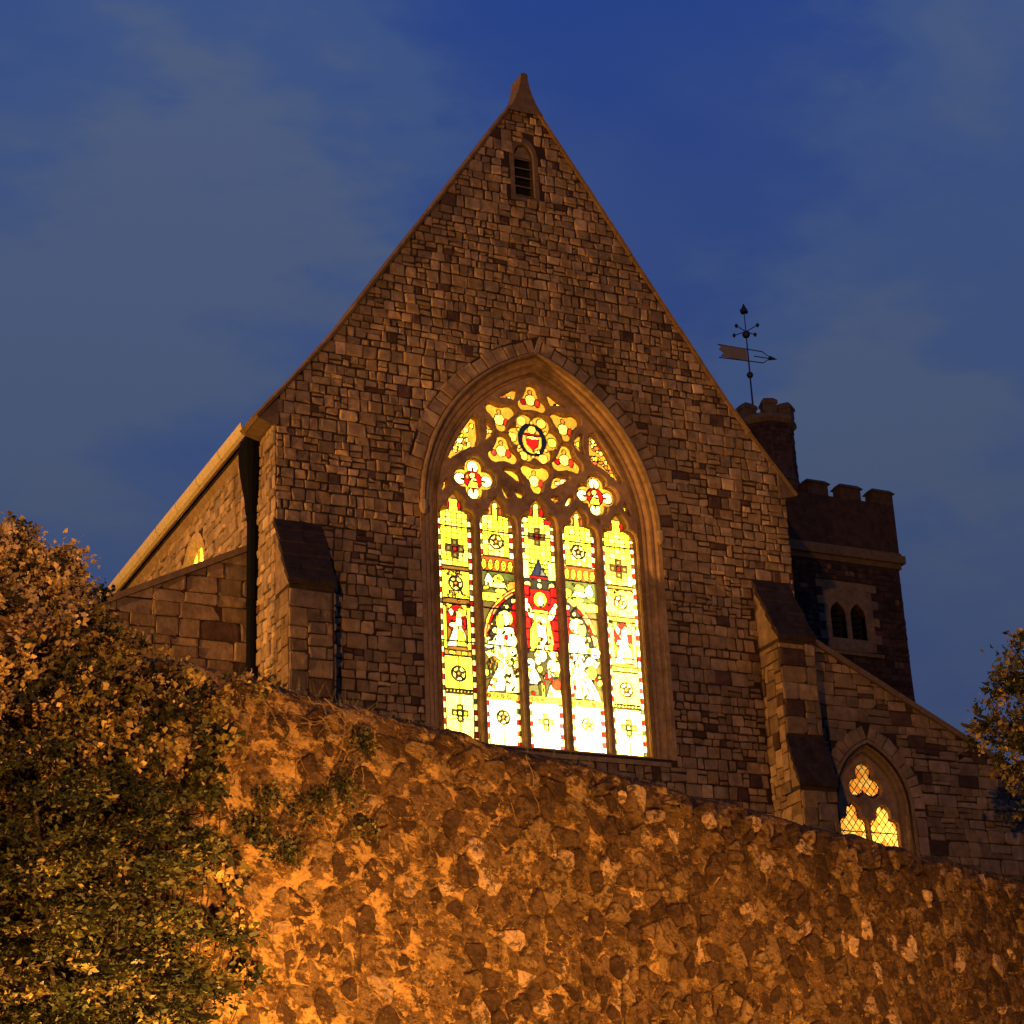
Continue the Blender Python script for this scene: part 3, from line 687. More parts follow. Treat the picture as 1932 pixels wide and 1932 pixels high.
def inner_light(cx, sgn):
    """sgn +1: the middle light lies on the right of this one"""
    rect(cx-.42, cx+.42, 12.3, 17.8, Br); border(cx, 16.28, 17.12); border(cx, 12.36, 13.32)
    quarries(cx, 16.40, 17.30); rect(cx-.055, cx+.055, 17.2, 17.5, Yw); ell(cx, 17.52, .06, .07, Cr); ell(cx-.12, 17.40, .04, .10, Og); ell(cx+.12, 17.40, .04, .10, (.16, .03, .006))
    rosette(cx, 16.72)
    rect(cx-.40, cx+.40, 16.06, 16.38, (.16, .035, .006))
    for i in range(5): ell(cx-.30+i*.15, 16.20, .055, .115, jit(Yw)); ell(cx-.30+i*.15, 16.20, .020, .055, (.75, .48, .06))
    rect(cx-.40, cx+.40, 13.40, 16.05, (.045, .032, .008))
    # angel above the rainbow
    X = lambda k: cx+sgn*k
    rect(cx-.40, cx+.40, 15.40, 16.05, Gr)
    poly([(X(-.30), 15.86), (X(-.22), 16.03), (X(-.10), 15.88), (X(-.12), 15.70), (X(-.28), 15.72)], Wt); poly([(X(-.34), 15.72), (X(-.2), 15.76), (X(-.2), 15.66), (X(-.33), 15.62)], Og)
    ell(X(.02), 15.89, .12, .11, Yw); poly([(X(-.14), 15.72), (X(.22), 15.70), (X(.14), 15.84), (X(-.12), 15.82)], Cr)
    ell(X(.06), 15.64, .13, .06, Yw); rect(cx-.40, cx+.12 if sgn > 0 else cx+.40, 15.40, 15.58, Yw); poly([(X(.22), 15.6), (X(.40), 15.75), (X(.40), 15.9), (X(.2), 15.85)], Og)
    # rainbow arc with jewels
    oc = (cx+sgn*.955, 14.55)
    ra = np.hypot(GXX-oc[0], (GZZ-oc[1])*1.0); lm = (np.abs(GXX-cx) < .42) & (GZZ < 15.75) & (GZZ > 13.5)
    for r0, r1, c in ((1.26, 1.32, Yw), (1.20, 1.26, Rd), (.98, 1.20, (.016, .013, .007)), (.92, .98, Og), (.84, .92, Rd)):
        ang = np.arctan2(GZZ-oc[1], -sgn*(GXX-oc[0]))
        for k in range(0, 9):
            a0 = -.1+k*.19
            put(lm & (ra >= r0) & (ra < r1) & (ang >= a0) & (ang < a0+.19), jit(c if k % 2 == 0 or r1-r0 > .1 else Pk, .25))
    for k in range(7):
        a = .02+k*.19; x, z = oc[0]-sgn*1.09*math.cos(a), oc[1]+1.09*math.sin(a); rr_ = .062 if k % 2 else .045
        ell(x, z, rr_, rr_, Cr, np.abs(GXX-cx) < .42)
    ins = lm & (ra < .84)
    put(ins, (.10, .010, .004)); put(ins & (GZZ < 14.6), (.055, .032, .008))
    # red streak, tall figure beside the mandorla
    poly([(X(.28), 15.35), (X(.40), 15.45), (X(.40), 14.9), (X(.30), 15.0)], Rd)
    robe(X(.13), 13.55, 1.62, Wt, Cr); robe(X(.27), 13.48, .95, Cr, Wt); ell(X(.02), 14.98, .10, .16, Yw)
    ell(X(-.26), 14.50, .13, .12, Wt); poly([(X(-.36), 14.30), (X(-.1), 14.42), (X(.08), 14.36), (X(.02), 14.16), (X(-.28), 14.18)], Cr); ell(X(.06), 14.32, .10, .11, Wt)
    ell(X(-.16), 14.06, .12, .16, (.16, .075, .012)); poly([(X(-.30), 14.05), (X(-.38), 14.05), (X(-.38), 13.7), (X(-.26), 13.75)], Gr)
    poly([(X(-.34), 13.46), (X(.06), 13.52), (X(.08), 13.9), (X(-.04), 14.05), (X(-.12), 13.92), (X(-.26), 13.68)], Wt); ell(X(-.02), 14.05, .06, .09, Cr)
    ell(X(-.33), 13.86, .06, .07, Yw)
    rect(cx-.40, cx+.40, 13.33, 13.46, (.45, .28, .02))
    for i in range(5): ell(cx-.3+i*.15, 13.39, .045, .04, rg.choice([Br, Og, Yw, (.12, .07, .008)]))
    for i in range(2):
        for j in range(2): rect(cx-.30+i*.30, cx+i*.30, 12.34+j*.495, 12.835+j*.495, jit(Wt, .05))
    rosette(cx, 12.95, .15, (.22, .17, .04))
def middle_light():
    cx = 0.0
    rect(-.42, .42, 12.3, 17.9, Br); border(cx, 12.36, 13.32); border(cx, 16.1, 17.2)
    quarries(cx, 16.42, 17.40); rect(-.06, .06, 17.3, 17.66, Yw); ell(-.13, 17.50, .05, .1, Rd); ell(.13, 17.50, .05, .1, Rd); ell(-.27, 17.3, .10, .06, Cr); ell(.27, 17.3, .10, .06, Rd); ell(0, 17.62, .06, .07, Cr)
    cross(cx, 16.95, .07)
    for i in range(6):
        for j in range(3): poly([(-.30+i*.10, 16.15+j*.1), (-.2+i*.1, 16.15+j*.1), (-.15+i*.1, 16.22+j*.1), (-.25+i*.1, 16.24+j*.1)], jit(Yw if (i+j) % 3 else Cr))
    rect(-.40, .40, 15.98, 16.16, Yw); rect(-.40, -.22, 16.0, 16.4, jit(Cr)); rect(.22, .40, 16.0, 16.4, jit(Cr))
    poly([(-.20, 16.06), (.20, 16.06), (.08, 16.26), (.0, 16.46), (-.08, 16.26)], Bl); poly([(.02, 16.08), (.18, 16.08), (.06, 16.26)], Gy); rect(-.21, .21, 16.01, 16.07, Rd)
    rect(-.40, .40, 15.77, 16.0, (.014, .012, .007))
    for x, r in ((-.28, .075), (0, .055), (.28, .075)): ell(x, 15.86, r, r, Cr)
    ell(0, 15.98, .04, .035, Cr)
    rect(-.40, .40, 13.40, 15.77, Rd)
    for z in np.arange(13.95, 15.7, .24): rect(-.40, -.24, z, z+.22, jit((.24, .006, .004), .3)); rect(.24, .40, z, z+.22, jit((.24, .006, .004), .3))
    # central robed figure with raised hands
    poly([(-.21, 14.42), (.24, 14.42), (.27, 14.75), (.20, 15.05), (.17, 15.33), (-.17, 15.33), (-.20, 15.05), (-.25, 14.75)], Yw)
    poly([(-.30, 14.36), (-.14, 14.45), (-.16, 15.1), (-.25, 14.9)], Yw); poly([(-.10, 14.45), (.13, 14.45), (.10, 15.02), (-.10, 15.02)], Wt); poly([(.14, 14.5), (.27, 14.6), (.22, 15.02), (.12, 15.02)], (1, .75, .05))
    poly([(-.36, 15.48), (-.30, 15.50), (-.18, 15.28), (-.14, 15.12), (-.26, 15.14), (-.36, 15.32)], Wt); poly([(.36, 15.44), (.30, 15.46), (.18, 15.28), (.14, 15.12), (.26, 15.12), (.36, 15.28)], Wt)
    ell(-.33, 15.50, .05, .06, Wt); ell(.35, 15.45, .05, .06, Wt); rect(-.13, .13, 15.05, 15.20, Cr)
    ell(0, 15.55, .15, .17, Yw); ell(0, 15.53, .10, .13, Cr); ell(0, 15.50, .07, .09, Wt)
    # cloud and kneeling crowd below
    rect(-.40, .40, 13.42, 14.42, (.022, .017, .006))
    ell(-.05, 14.34, .14, .14, Wt); poly([(.1, 14.42), (.36, 14.5), (.36, 14.25), (.2, 14.28)], Cr)
    ell(-.30, 14.12, .11, .14, Wt); ell(-.12, 14.22, .07, .09, Cr); poly([(-.36, 14.0), (-.2, 14.05), (-.05, 13.75), (-.2, 13.68), (-.34, 13.82)], Wt); ell(.20, 14.08, .12, .19, Wt); ell(.33, 14.10, .05, .14, Cr); poly([(-.02, 13.85), (.24, 13.85), (.28, 14.02), (.1, 14.0)], Wt)
    ell(-.08, 14.04, .06, .07, (1, .6, .04)); poly([(-.38, 13.45), (-.1, 13.45), (-.14, 13.72), (-.36, 13.68)], (.035, .033, .010)); poly([(-.07, 13.45), (.02, 13.45), (.0, 13.78), (-.06, 13.75)], Og)
    poly([(.04, 13.46), (.38, 13.46), (.36, 13.62), (.14, 13.74)], Cr); ell(.27, 13.74, .11, .12, (.16, .014, .004)); ell(.2, 13.86, .06, .06, (.09, .10, .03)); ell(-.28, 13.76, .05, .05, Cr)
    rect(-.40, .40, 13.33, 13.46, (.45, .28, .02))
    for i in range(6): ell(-.3+i*.12, 13.39, .036, .035, rg.choice([Br, Og, Yw, (.12, .07, .008)]))
    for i in range(2):
        for j in range(2): rect(-.30+i*.30, i*.30, 12.34+j*.495, 12.835+j*.495, jit(Wt, .05))
    cross(0, 12.93, .062, False)
side_light(LC[0], 1); side_light(LC[4], -1); inner_light(LC[1], 1); inner_light(LC[3], -1); middle_light()
for c in LC[1:4]:
    for _ in range(34):
        x, z = c+rg.uniform(-.34, .34), rg.uniform(13.5, 14.75); k = rg.random()
        if k < .55: a = rg.uniform(-1.2, 1.2)+math.pi/2; l = rg.uniform(.04, .10); seg((x, z), (x+l*math.cos(a), z+l*math.sin(a)), rg.uniform(.010, .022), rg.choice([Gr, Br, (.03, .02, .006), (.12, .008, .004), Gr]))
        else: ell(x, z, rg.uniform(.022, .05), rg.uniform(.022, .06), rg.choice([Yw, Og, Rd, (.10, .11, .03), (1, .6, .03)]))
for c in LC:
    for _ in range(12):
        x, z = c+rg.uniform(-.3, .3), rg.uniform(14.75, 16.0); ell(x, z, rg.uniform(.018, .035), rg.uniform(.018, .04), rg.choice([Yw, Br, Og, Gr, Cr]))
# iron saddle bars across the lights
for c in LC:
    for z in (16.93, 15.25, 14.45):
        rect(c-.42, c+.42, z, z+.017, COLS[0])
def fill_open(p, c): put(inpoly(grow(p, .035)), c)
for i, p in enumerate(openings):
    xs_ = [a[0] for a in p]; zs_ = [a[1] for a in p]; cx, cz = (min(xs_)+max(xs_))/2, (min(zs_)+max(zs_))/2
    fill_open(p, (.42, .21, .02))
    if i == 0:
        for k in range(6):
            t = math.pi/3*k; ell(cx+.475*math.cos(t), cz+.475*math.sin(t), .115, .115, (.70, .42, .06))
        ell(cx, cz, .335, .37, (.004, .004, .007)); ell(cx, cz-.02, .235, .31, (.50, .24, .025)); ell(cx, cz+.235, .10, .10, (.8, .48, .06))
        rect(cx-.2, cx+.2, cz+.10, cz+.145, Rd); ell(cx, cz+.03, .15, .06, Cr)
        poly([(cx-.15, cz-.0), (cx-.08, cz+.03), (cx, cz+.0), (cx+.08, cz+.03), (cx+.16, cz-.0), (cx+.13, cz-.13), (cx, cz-.25), (cx-.12, cz-.13)], (.42, .006, .004))
        poly([(cx+.0, cz-.27), (cx+.17, cz-.20), (cx+.16, cz-.32)], Cr)
        for k in range(6): t = math.pi/6+math.pi/3*k; ell(cx+.37*math.cos(t), cz+.40*math.sin(t), .045, .045, (.6, .34, .04))
    elif len(p) == 48 and abs(cx) > 1.2:       # quatrefoils
        ell(cx, cz, .205, .205, Rd)
        for t in (0, math.pi/2, math.pi, -math.pi/2):
            x, z = cx+.30*math.cos(t), cz+.30*math.sin(t); ell(x, z, .13, .13, Wt, ((GXX-cx)**2+(GZZ-cz)**2 > .205**2)); seg((cx+.22*math.cos(t), cz+.22*math.sin(t)), (cx+.27*math.cos(t), cz+.27*math.sin(t)), .014, Br)
        ell(cx-.01, cz+.10, .065, .07, Cr); poly([(cx-.13, cz-.17), (cx+.12, cz-.17), (cx+.09, cz-.02), (cx+.03, cz-.05), (cx-.05, cz+.02)], Yw); poly([(cx-.06, cz-.02), (cx+.1, cz-.0), (cx+.05, cz+.05), (cx-.02, cz+.04)], Wt); ell(cx-.13, cz+.06, .045, .06, Og)
    elif len(p) == 48:
        ell(cx, cz, .12, .13, Cr); ell(cx-.17, cz-.06, .07, .07, Rd if i % 2 else (.2, .03, .02)); ell(cx+.16, cz-.05, .065, .10, (.32, .02, .006)); ell(cx, cz+.18, .05, .06, Og)
    else:
        w, h = max(xs_)-min(xs_), max(zs_)-min(zs_)
        for k in range(max(1, int(w*h*34))):
            x, z = rg.choice(p); f_ = rg.uniform(.15, .8); x, z = x+(cx-x)*f_, z+(cz-z)*f_; ell(x, z, rg.uniform(.035, .07), rg.uniform(.035, .07), rg.choice([Cr, Wt, Yw, Og, (.9, .5, .1), (.6, .12, .03)]), inpoly(grow(p, .035)))
# keep only what lies in or just behind an opening; lead where labels meet
keep = np.zeros(LAB.shape, bool)
for p in lights+openings: keep |= inpoly(grow(p, .04))
lead = np.zeros(LAB.shape, bool)
lead[:, :-1] |= LAB[:, :-1] != LAB[:, 1:]; lead[:-1] |= LAB[:-1] != LAB[1:]
LAB2 = np.where(lead, 0, LAB); LAB2[~keep] = -1
def greedy(mask):
    mask = mask.copy(); out = []
    for j, i in zip(*np.nonzero(mask)):
        if not mask[j, i]: continue
        i2 = i
        while i2+1 < mask.shape[1] and mask[j, i2+1]: i2 += 1
        j2 = j
        while j2+1 < mask.shape[0] and mask[j2+1, i:i2+1].all(): j2 += 1
        mask[j:j2+1, i:i2+1] = False; out.append((i, i2+1, j, j2+1))
    return out
def cells_obj(rects, y0, fullbox=None):
    vs = []; fs = []
    for i, i2, j, j2 in rects:
        b = len(vs); x0, x1, z0, z1 = GX0+i*CS, GX0+i2*CS, GZ0+j*CS, GZ0+j2*CS
        if fullbox is None: vs += [(x0, y0, z0), (x1, y0, z0), (x1, y0, z1), (x0, y0, z1)]; fs.append((b, b+1, b+2, b+3))
        else:
            y1 = fullbox
            vs += [(x0, y0, z0), (x1, y0, z0), (x1, y0, z1), (x0, y0, z1), (x0, y1, z0), (x1, y1, z0), (x1, y1, z1), (x0, y1, z1)]
            fs += [(b, b+1, b+2, b+3), (b, b+4, b+5, b+1), (b+1, b+5, b+6, b+2), (b+2, b+6, b+7, b+3), (b+3, b+7, b+4, b)]
    return vs, fs
# split every label into connected pieces
newl = np.full(LAB2.shape, -1, np.int32); newl[LAB2 == 0] = 0; PC = [COLS[0]]
par = {}
cur = LAB2; seen = np.zeros(cur.shape, bool)
for j0, i0 in zip(*np.nonzero(cur > 0)):
    if seen[j0, i0]: continue
    l = cur[j0, i0]; st = [(j0, i0)]; seen[j0, i0] = True; k = len(PC); PC.append(COLS[l])
    while st:
        a, b = st.pop(); newl[a, b] = k
        for a2, b2 in ((a+1, b), (a-1, b), (a, b+1), (a, b-1)):
            if 0 <= a2 < NZ and 0 <= b2 < NX and not seen[a2, b2] and cur[a2, b2] == l: seen[a2, b2] = True; st.append((a2, b2))
LAB2 = newl; COLS = PC
ids, cnt = np.unique(LAB2, return_counts=True)
order = sorted([(c, i) for i, c in zip(ids, cnt) if i > 0], reverse=True)
sv, sf, scol = [], [], []
YG = .318
jj, ii = np.nonzero(LAB2 > 0); lbl = LAB2[jj, ii]; o_ = np.argsort(lbl, kind='stable'); jj, ii, lbl = jj[o_], ii[o_], lbl[o_]
starts = {int(l): s for l, s in zip(*np.unique(lbl, return_index=True))}; counts = {int(i): int(c) for i, c in zip(ids, cnt)}
for rank, (c, l) in enumerate(order):
    s = starts[int(l)]; a, b = jj[s:s+c], ii[s:s+c]; j0, i0 = a.min(), b.min(); msk = np.zeros((a.max()-j0+1, b.max()-i0+1), bool); msk[a-j0, b-i0] = True
    rc = [(x0+i0, x1+i0, z0+j0, z1+j0) for x0, x1, z0, z1 in greedy(msk)]
    vs, fs = cells_obj(rc, YG)
    if rank < 290: mesh_obj('pane', vs, fs, M_GLASS, east, [COLS[l]]*len(fs))
    else:
        k = len(sv); sv += vs; sf += [tuple(k+t for t in f) for f in fs]; scol += [COLS[l]]*len(fs)
tag(mesh_obj('small_panes', sv, sf, M_GLASS, east, scol), kind='stuff')
vs, fs = cells_obj(greedy(LAB2 == 0), YG-.008, YG+.006)
tag(mesh_obj('lead_came', vs, fs, M_LEAD, east), kind='stuff')

# ----- buttresses
def buttress(x0, x1, stages, name_label):
    b = MB(); y_prev = 0
    ztop = stages[0][0]
    # stages: (z_top_at_wall, z_bottom_of_weathering, projection)
    zb = ZB
    for k, (zt, zw, pr) in enumerate(stages):
        zlow = stages[k+1][0] if k+1 < len(stages) else ZB
        b.box(x0+.012, x1-.012, -pr+.012, .2, stages[k+1][1]-.2 if k+1 < len(stages) else ZB, zw)
    o = b.build('buttress', M_MORTAR, church)
    yp = .0
    for k, (zt, zw, pr) in enumerate(stages):
        zlow = stages[k+1][0] if k+1 < len(stages) else ZB
        nc = 5; ya, za, yb, zb2 = -pr-.05, zw-.03, -yp+.01, zt
        for q in range(nc):
            t0, t1 = q/nc, (q+1)/nc+.03; a0 = (ya+(yb-ya)*t0, za+(zb2-za)*t0); a1 = (ya+(yb-ya)*min(t1, 1), za+(zb2-za)*min(t1, 1)); jx = rr.uniform(-.012, .012); th = .085+rr.uniform(-.01, .012)
            xm = x0+(x1-x0)*rr.uniform(.35, .65)
            for xa, xb in ((x0-.03+jx, xm-.004), (xm+.004, x1+.03+jx)):
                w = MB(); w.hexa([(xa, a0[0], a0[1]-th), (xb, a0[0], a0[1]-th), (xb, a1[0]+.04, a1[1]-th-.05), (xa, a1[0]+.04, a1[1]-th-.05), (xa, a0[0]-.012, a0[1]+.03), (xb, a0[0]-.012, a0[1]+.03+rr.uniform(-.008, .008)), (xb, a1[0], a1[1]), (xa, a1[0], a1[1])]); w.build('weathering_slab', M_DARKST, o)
        # facing stones: front and both cheeks
        key = 'but%d' % (0 if x0 < 0 else 1)
        fr = lambda u, d, z, pr=pr: (u, -pr-d, z)
        for r in pack(x0, x1, max(zlow, 9.9), zw-.09, .125, 40+k+int(x1*10), [(4, 2), (3, 2), (4, 3), (3, 3), (2, 2), (5, 3), (7, 3)]):
            add_stone(key, rect_poly(r, .008, rr), fr, rr, tint=stone_tint(rr, .55, .90, .08))
        lf = lambda u, d, z: (x0-d, u, z)
        rf = lambda u, d, z: (x1+d, -u, z)
        zl2 = stages[k+1][1]-.2 if k+1 < len(stages) else 9.9
        for r in pack(-pr+.01, -.03, max(zl2, 9.9), zw-.09, .125, 60+k+int(x1*10), [(2, 1), (3, 2), (2, 2), (4, 2), (3, 3)]):
            add_stone(key, rect_poly(r, .008, rr)[::-1], lf, rr, tint=stone_tint(rr, .62, .95, .06))
        for r in pack(.03, pr-.01, max(zlow, 9.9), zw-.09, .125, 80+k, [(2, 1), (3, 2), (2, 2), (4, 2)]):
            add_stone(key, rect_poly(r, .008, rr), rf, rr)
        # cheek under the weathering slope
        c = MB(); q = [(-yp, zt-.08), (-pr, zw-.02), (-pr, zw-.09), (-yp, zw-.09)]
        c.add([(x0+.005, y, z) for y, z in q]+[(x1-.005, y, z) for y, z in q], [(0, 1, 2, 3), (7, 6, 5, 4), (0, 4, 5, 1), (1, 5, 6, 2), (2, 6, 7, 3), (3, 7, 4, 0)], (.26, .175, .10)); c.build('weathering_cheek', M_STONE, o)
        yp = pr-.02
    return o
butL = buttress(-5.88, -4.96, [(16.52, 14.97, .80)], 'l')
butR = buttress(5.0, 5.88, [(16.50, 14.96, .82), (12.78, 11.72, 1.10)], 'r')

# ----- nave side walls with clerestory window
YA = 1.25                                 # east wall of the aisles
NAVE_Y1 = 17.0; EAVE = 18.62
def sideL(u, d, z): return (XL-d, u, z)
WINS = [5.45, 9.6]
def rwin(cy, w, zb, zs): return [(cy-w, zb), (cy-w, zs)]+[(cy-w*math.cos(a), zs+1.12*w*math.sin(a)) for a in np.linspace(.12, math.pi-.12, 11)]+[(cy+w, zs), (cy+w, zb)]
side = plate('nave_side_wall', [(.76, ZB), (NAVE_Y1, ZB), (NAVE_Y1, EAVE), (.76, EAVE)], [rwin(c, .80, 15.9, 17.12) for c in WINS], .0, .7, M_MORTAR, church, fmap=sideL)
side.matrix_parent_inverse = Matrix.Translation((0, 0, -9.5))
for r in courses(-.0, 12.6, 9.9, EAVE-.12, 91):
    cy, cz = (r[0]+r[1])/2, (r[2]+r[3])/2
    if any((abs(cy-w) < .92 and cz < 17.2 and cz > 15.8) or math.hypot(cy-w, (cz-17.12)*.9) < .96 and cz > 17.0 for w in WINS): continue
    if cy > YA+.1 and cz < 13.5: continue
    add_stone('side', rect_poly(r, .008, rr)[::-1], sideL, rr, proud=rr.uniform(.015, .07), tint=stone_tint(rr, .85, 1.25, .02, (.34, .235, .13)))
for c in WINS:
    wf = plate('side_window', rwin(c, .70, 15.91, 17.10), [rwin(c, .64, 15.95, 17.10)], .085, .15, M_DRESS, church, fmap=sideL, bevel=.03, cols=(.55, .36, .15)); wf.matrix_parent_inverse = Matrix.Translation((0, 0, -9.5))
    mb = MB(); mb.box(XL+.075, XL+.145, c-.035, c+.035, 15.95, 17.79, (.55, .36, .15)); mb.build('mullion', M_DRESS, wf)
    sp = MB()
    pr_o = rwin(c, .92, 15.9, 17.12); pr_i = rwin(c, .78, 15.9, 17.12); pr_b = rwin(c, .66, 15.9, 17.10); nn = len(pr_o)
    sp.add([sideL(a, .03, b) for a, b in pr_o]+[sideL(a, .03, b) for a, b in pr_i]+[sideL(a, -.095, b) for a, b in pr_b], [(k*nn+i, k*nn+i+1, (k+1)*nn+i+1, (k+1)*nn+i) for k in range(2) for i in range(nn-1)], (.55, .38, .18)); sp.build('window_reveal', M_DRESS, wf)
    for dx in (-.34, .34):
        z = 15.95
        while z < 17.8:
            mb = MB(); mb.add([sideL(c+dx-.32, -.125, z+.008), sideL(c+dx+.32, -.125, z+.008), sideL(c+dx+.32, -.125, z+.292), sideL(c+dx-.32, -.125, z+.292)], [(0, 1, 2, 3)], jit(Yw)); mb.build('pane', M_GLASS, wf); z += .30
mb = MB(); mb.box(5.38, XR, .76, NAVE_Y1, ZB, EAVE); mb.build('nave_side_wall', M_MORTAR, church)
mb = MB(); mb.box(XL, XR, NAVE_Y1, NAVE_Y1+.6, ZB, EAVE); mb.add([(XL, NAVE_Y1+.3, EAVE), (XR, NAVE_Y1+.3, EAVE), (APX, NAVE_Y1+.3, 27.3)], [(0, 1, 2)]); mb.build('nave_end_wall', M_PLASTER, church)
# cornice, gutter in lengths
mb = MB(); mb.hexa([(XL-.02, .8, EAVE-.14), (XL-.02, NAVE_Y1, EAVE-.14), (XL+.3, NAVE_Y1, EAVE-.14), (XL+.3, .8, EAVE-.14), (XL-.14, .8, EAVE), (XL-.14, NAVE_Y1, EAVE), (XL+.3, NAVE_Y1, EAVE), (XL+.3, .8, EAVE)], (.30, .20, .11)); mb.build('eaves_course', M_DRESS, church)
mb = MB(); mb.box(XL-.16, XL+.2, .9, NAVE_Y1, EAVE+.004, EAVE+.36, (.03, .02, .015)); mb.build('eaves_fascia', M_DRESS, church)
y = .86
while y < NAVE_Y1:
    L_ = 1.55; vs = []; fs = []
    n_ = 7
    for yy in (y, y+L_-.02):
        for k in range(n_): t = math.pi*(1+k/(n_-1)); vs.append((XL-.30+.155*math.cos(t), yy, EAVE+.22+.20*math.sin(t)))
        for k in range(n_): t = math.pi*(2-k/(n_-1)); vs.append((XL-.30+.13*math.cos(t), yy, EAVE+.22+.175*math.sin(t)))
    m_ = 2*n_
    for k in range(m_): fs.append((k, (k+1) % m_, m_+(k+1) % m_, m_+k))
    mb = MB(); mb.add(vs, fs); mb.tube([(XL-.30, y+L_-.09, EAVE+.045), (XL-.30, y+L_+.0, EAVE+.045)], [.035, .035], 6); mb.build('gutter_length', M_GUTTER, church); y += L_
# roof slabs
for sx in (-1, 1):
    mb = MB(); xa, xb = APX, (XL-.14 if sx < 0 else XR+.14); za, zb = 27.45, cop_z(xb)-.02
    if sx > 0: mb.hexa([(xa, .76, za-.15), (xb, .76, zb-.15), (xb, NAVE_Y1+.5, zb-.15), (xa, NAVE_Y1+.5, za-.15), (xa, .76, za), (xb, .76, zb), (xb, NAVE_Y1+.5, zb), (xa, NAVE_Y1+.5, za)])
    else: mb.hexa([(xb, .76, zb-.15), (xa, .76, za-.15), (xa, NAVE_Y1+.5, za-.15), (xb, NAVE_Y1+.5, zb-.15), (xb, .76, zb), (xa, .76, za), (xa, NAVE_Y1+.5, za), (xb, NAVE_Y1+.5, zb)])
    mb.build('nave_roof', M_SLATE, church)
# ----- rainwater pipe with hopper, at the corner of nave and aisle
px, py = XL-.11, YA-.17
mb = MB(); mb.tube([(px, py, 9.6), (px, py, 18.0)], [.118, .118], 10); pipe = mb.build('rainwater_pipe', M_IRON, church)
mb = MB(); mb.lathe(px-.03, py, [(.12, 16.95), (.15, 17.3), (.215, 17.65), (.26, 18.0), (.275, 18.3), (.24, 18.5), (.15, 18.62), (.04, 18.66)], 14); mb.build('hopper', M_IRON, pipe)
for z in (11.4, 13.2, 15.0, 16.8):
    mb = MB(); mb.lathe(px, py, [(.12, z), (.14, z+.03), (.14, z+.10), (.12, z+.13)], 10); mb.build('pipe_collar', M_IRON, pipe)

# ----- aisles
def aisle_z(x): return 16.27-.5*(abs(x)-5.95)
XA = 16.0
awc, awh, awz0 = 8.475, .98, 11.95
AWB = 10.55
def aarch(w, zb, n=10): return arch(w, zb, n, awz0, .55, awc)
for sx in (-1, 1):
    xi = XL if sx < 0 else XR
    o = [(xi, ZB-.4), (sx*XA, ZB-.4), (sx*XA, aisle_z(XA)), (xi, aisle_z(xi))]
    if sx > 0: aw = plate('aisle_wall', o, [aarch(awh, AWB)], YA, YA+.6, M_MORTAR, church)
    else: aw = plate('aisle_wall', o, [], YA, YA+.6, M_MORTAR, church)
    aw.matrix_parent_inverse = Matrix.Translation((0, 0, -9.5))
    fa = lambda u, d, z: (u, YA-d, z)
    x0, x1 = (-10.6, XL) if sx < 0 else (XR, 14.6)
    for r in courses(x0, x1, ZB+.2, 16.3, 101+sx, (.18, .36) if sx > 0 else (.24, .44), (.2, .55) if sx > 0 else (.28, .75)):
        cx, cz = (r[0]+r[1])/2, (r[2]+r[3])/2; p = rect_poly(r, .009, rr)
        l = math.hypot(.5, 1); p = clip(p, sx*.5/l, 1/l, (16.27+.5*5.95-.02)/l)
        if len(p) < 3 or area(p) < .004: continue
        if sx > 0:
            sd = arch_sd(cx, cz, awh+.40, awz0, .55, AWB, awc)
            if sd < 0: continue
        add_stone('aisle%d' % sx, p, fa, rr, tint=stone_tint(rr, .62, 1.02, .08))  # darker tint puts the dim light on the aisles into the stone colour
    q = MB(); q.hexa([(xi, YA-.09, aisle_z(xi)-.02), (sx*XA, YA-.09, aisle_z(XA)-.02), (sx*XA, YA+.7, aisle_z(XA)-.02), (xi, YA+.7, aisle_z(xi)-.02), (xi, YA-.09, aisle_z(xi)+.12), (sx*XA, YA-.09, aisle_z(XA)+.12), (sx*XA, YA+.7, aisle_z(XA)+.12), (xi, YA+.7, aisle_z(xi)+.12)], (.20, .13, .075)); q.build('aisle_coping', M_DRESS, church)
    q = MB(); q.hexa([(xi, YA+.7, aisle_z(xi)-.3), (sx*XA, YA+.7, aisle_z(XA)-.3), (sx*XA, NAVE_Y1, aisle_z(XA)-.3), (xi, NAVE_Y1, aisle_z(xi)-.3), (xi, YA+.7, aisle_z(xi)-.1), (sx*XA, YA+.7, aisle_z(XA)-.1), (sx*XA, NAVE_Y1, aisle_z(XA)-.1), (xi, NAVE_Y1, aisle_z(xi)-.1)]); q.build('aisle_roof', M_SLATE, church)
    q = MB(); q.box(min(sx*XA, sx*(XA-.5)), max(sx*XA, sx*(XA-.5)), YA+.61, NAVE_Y1, ZB-.4, aisle_z(XA)-.3); q.box(min(xi, sx*XA), max(xi, sx*XA), NAVE_Y1, NAVE_Y1+.5, ZB-.4, aisle_z(XA)+2); q.build('aisle_side_wall', M_PLASTER, church)
    if sx > 0: AWR = aw
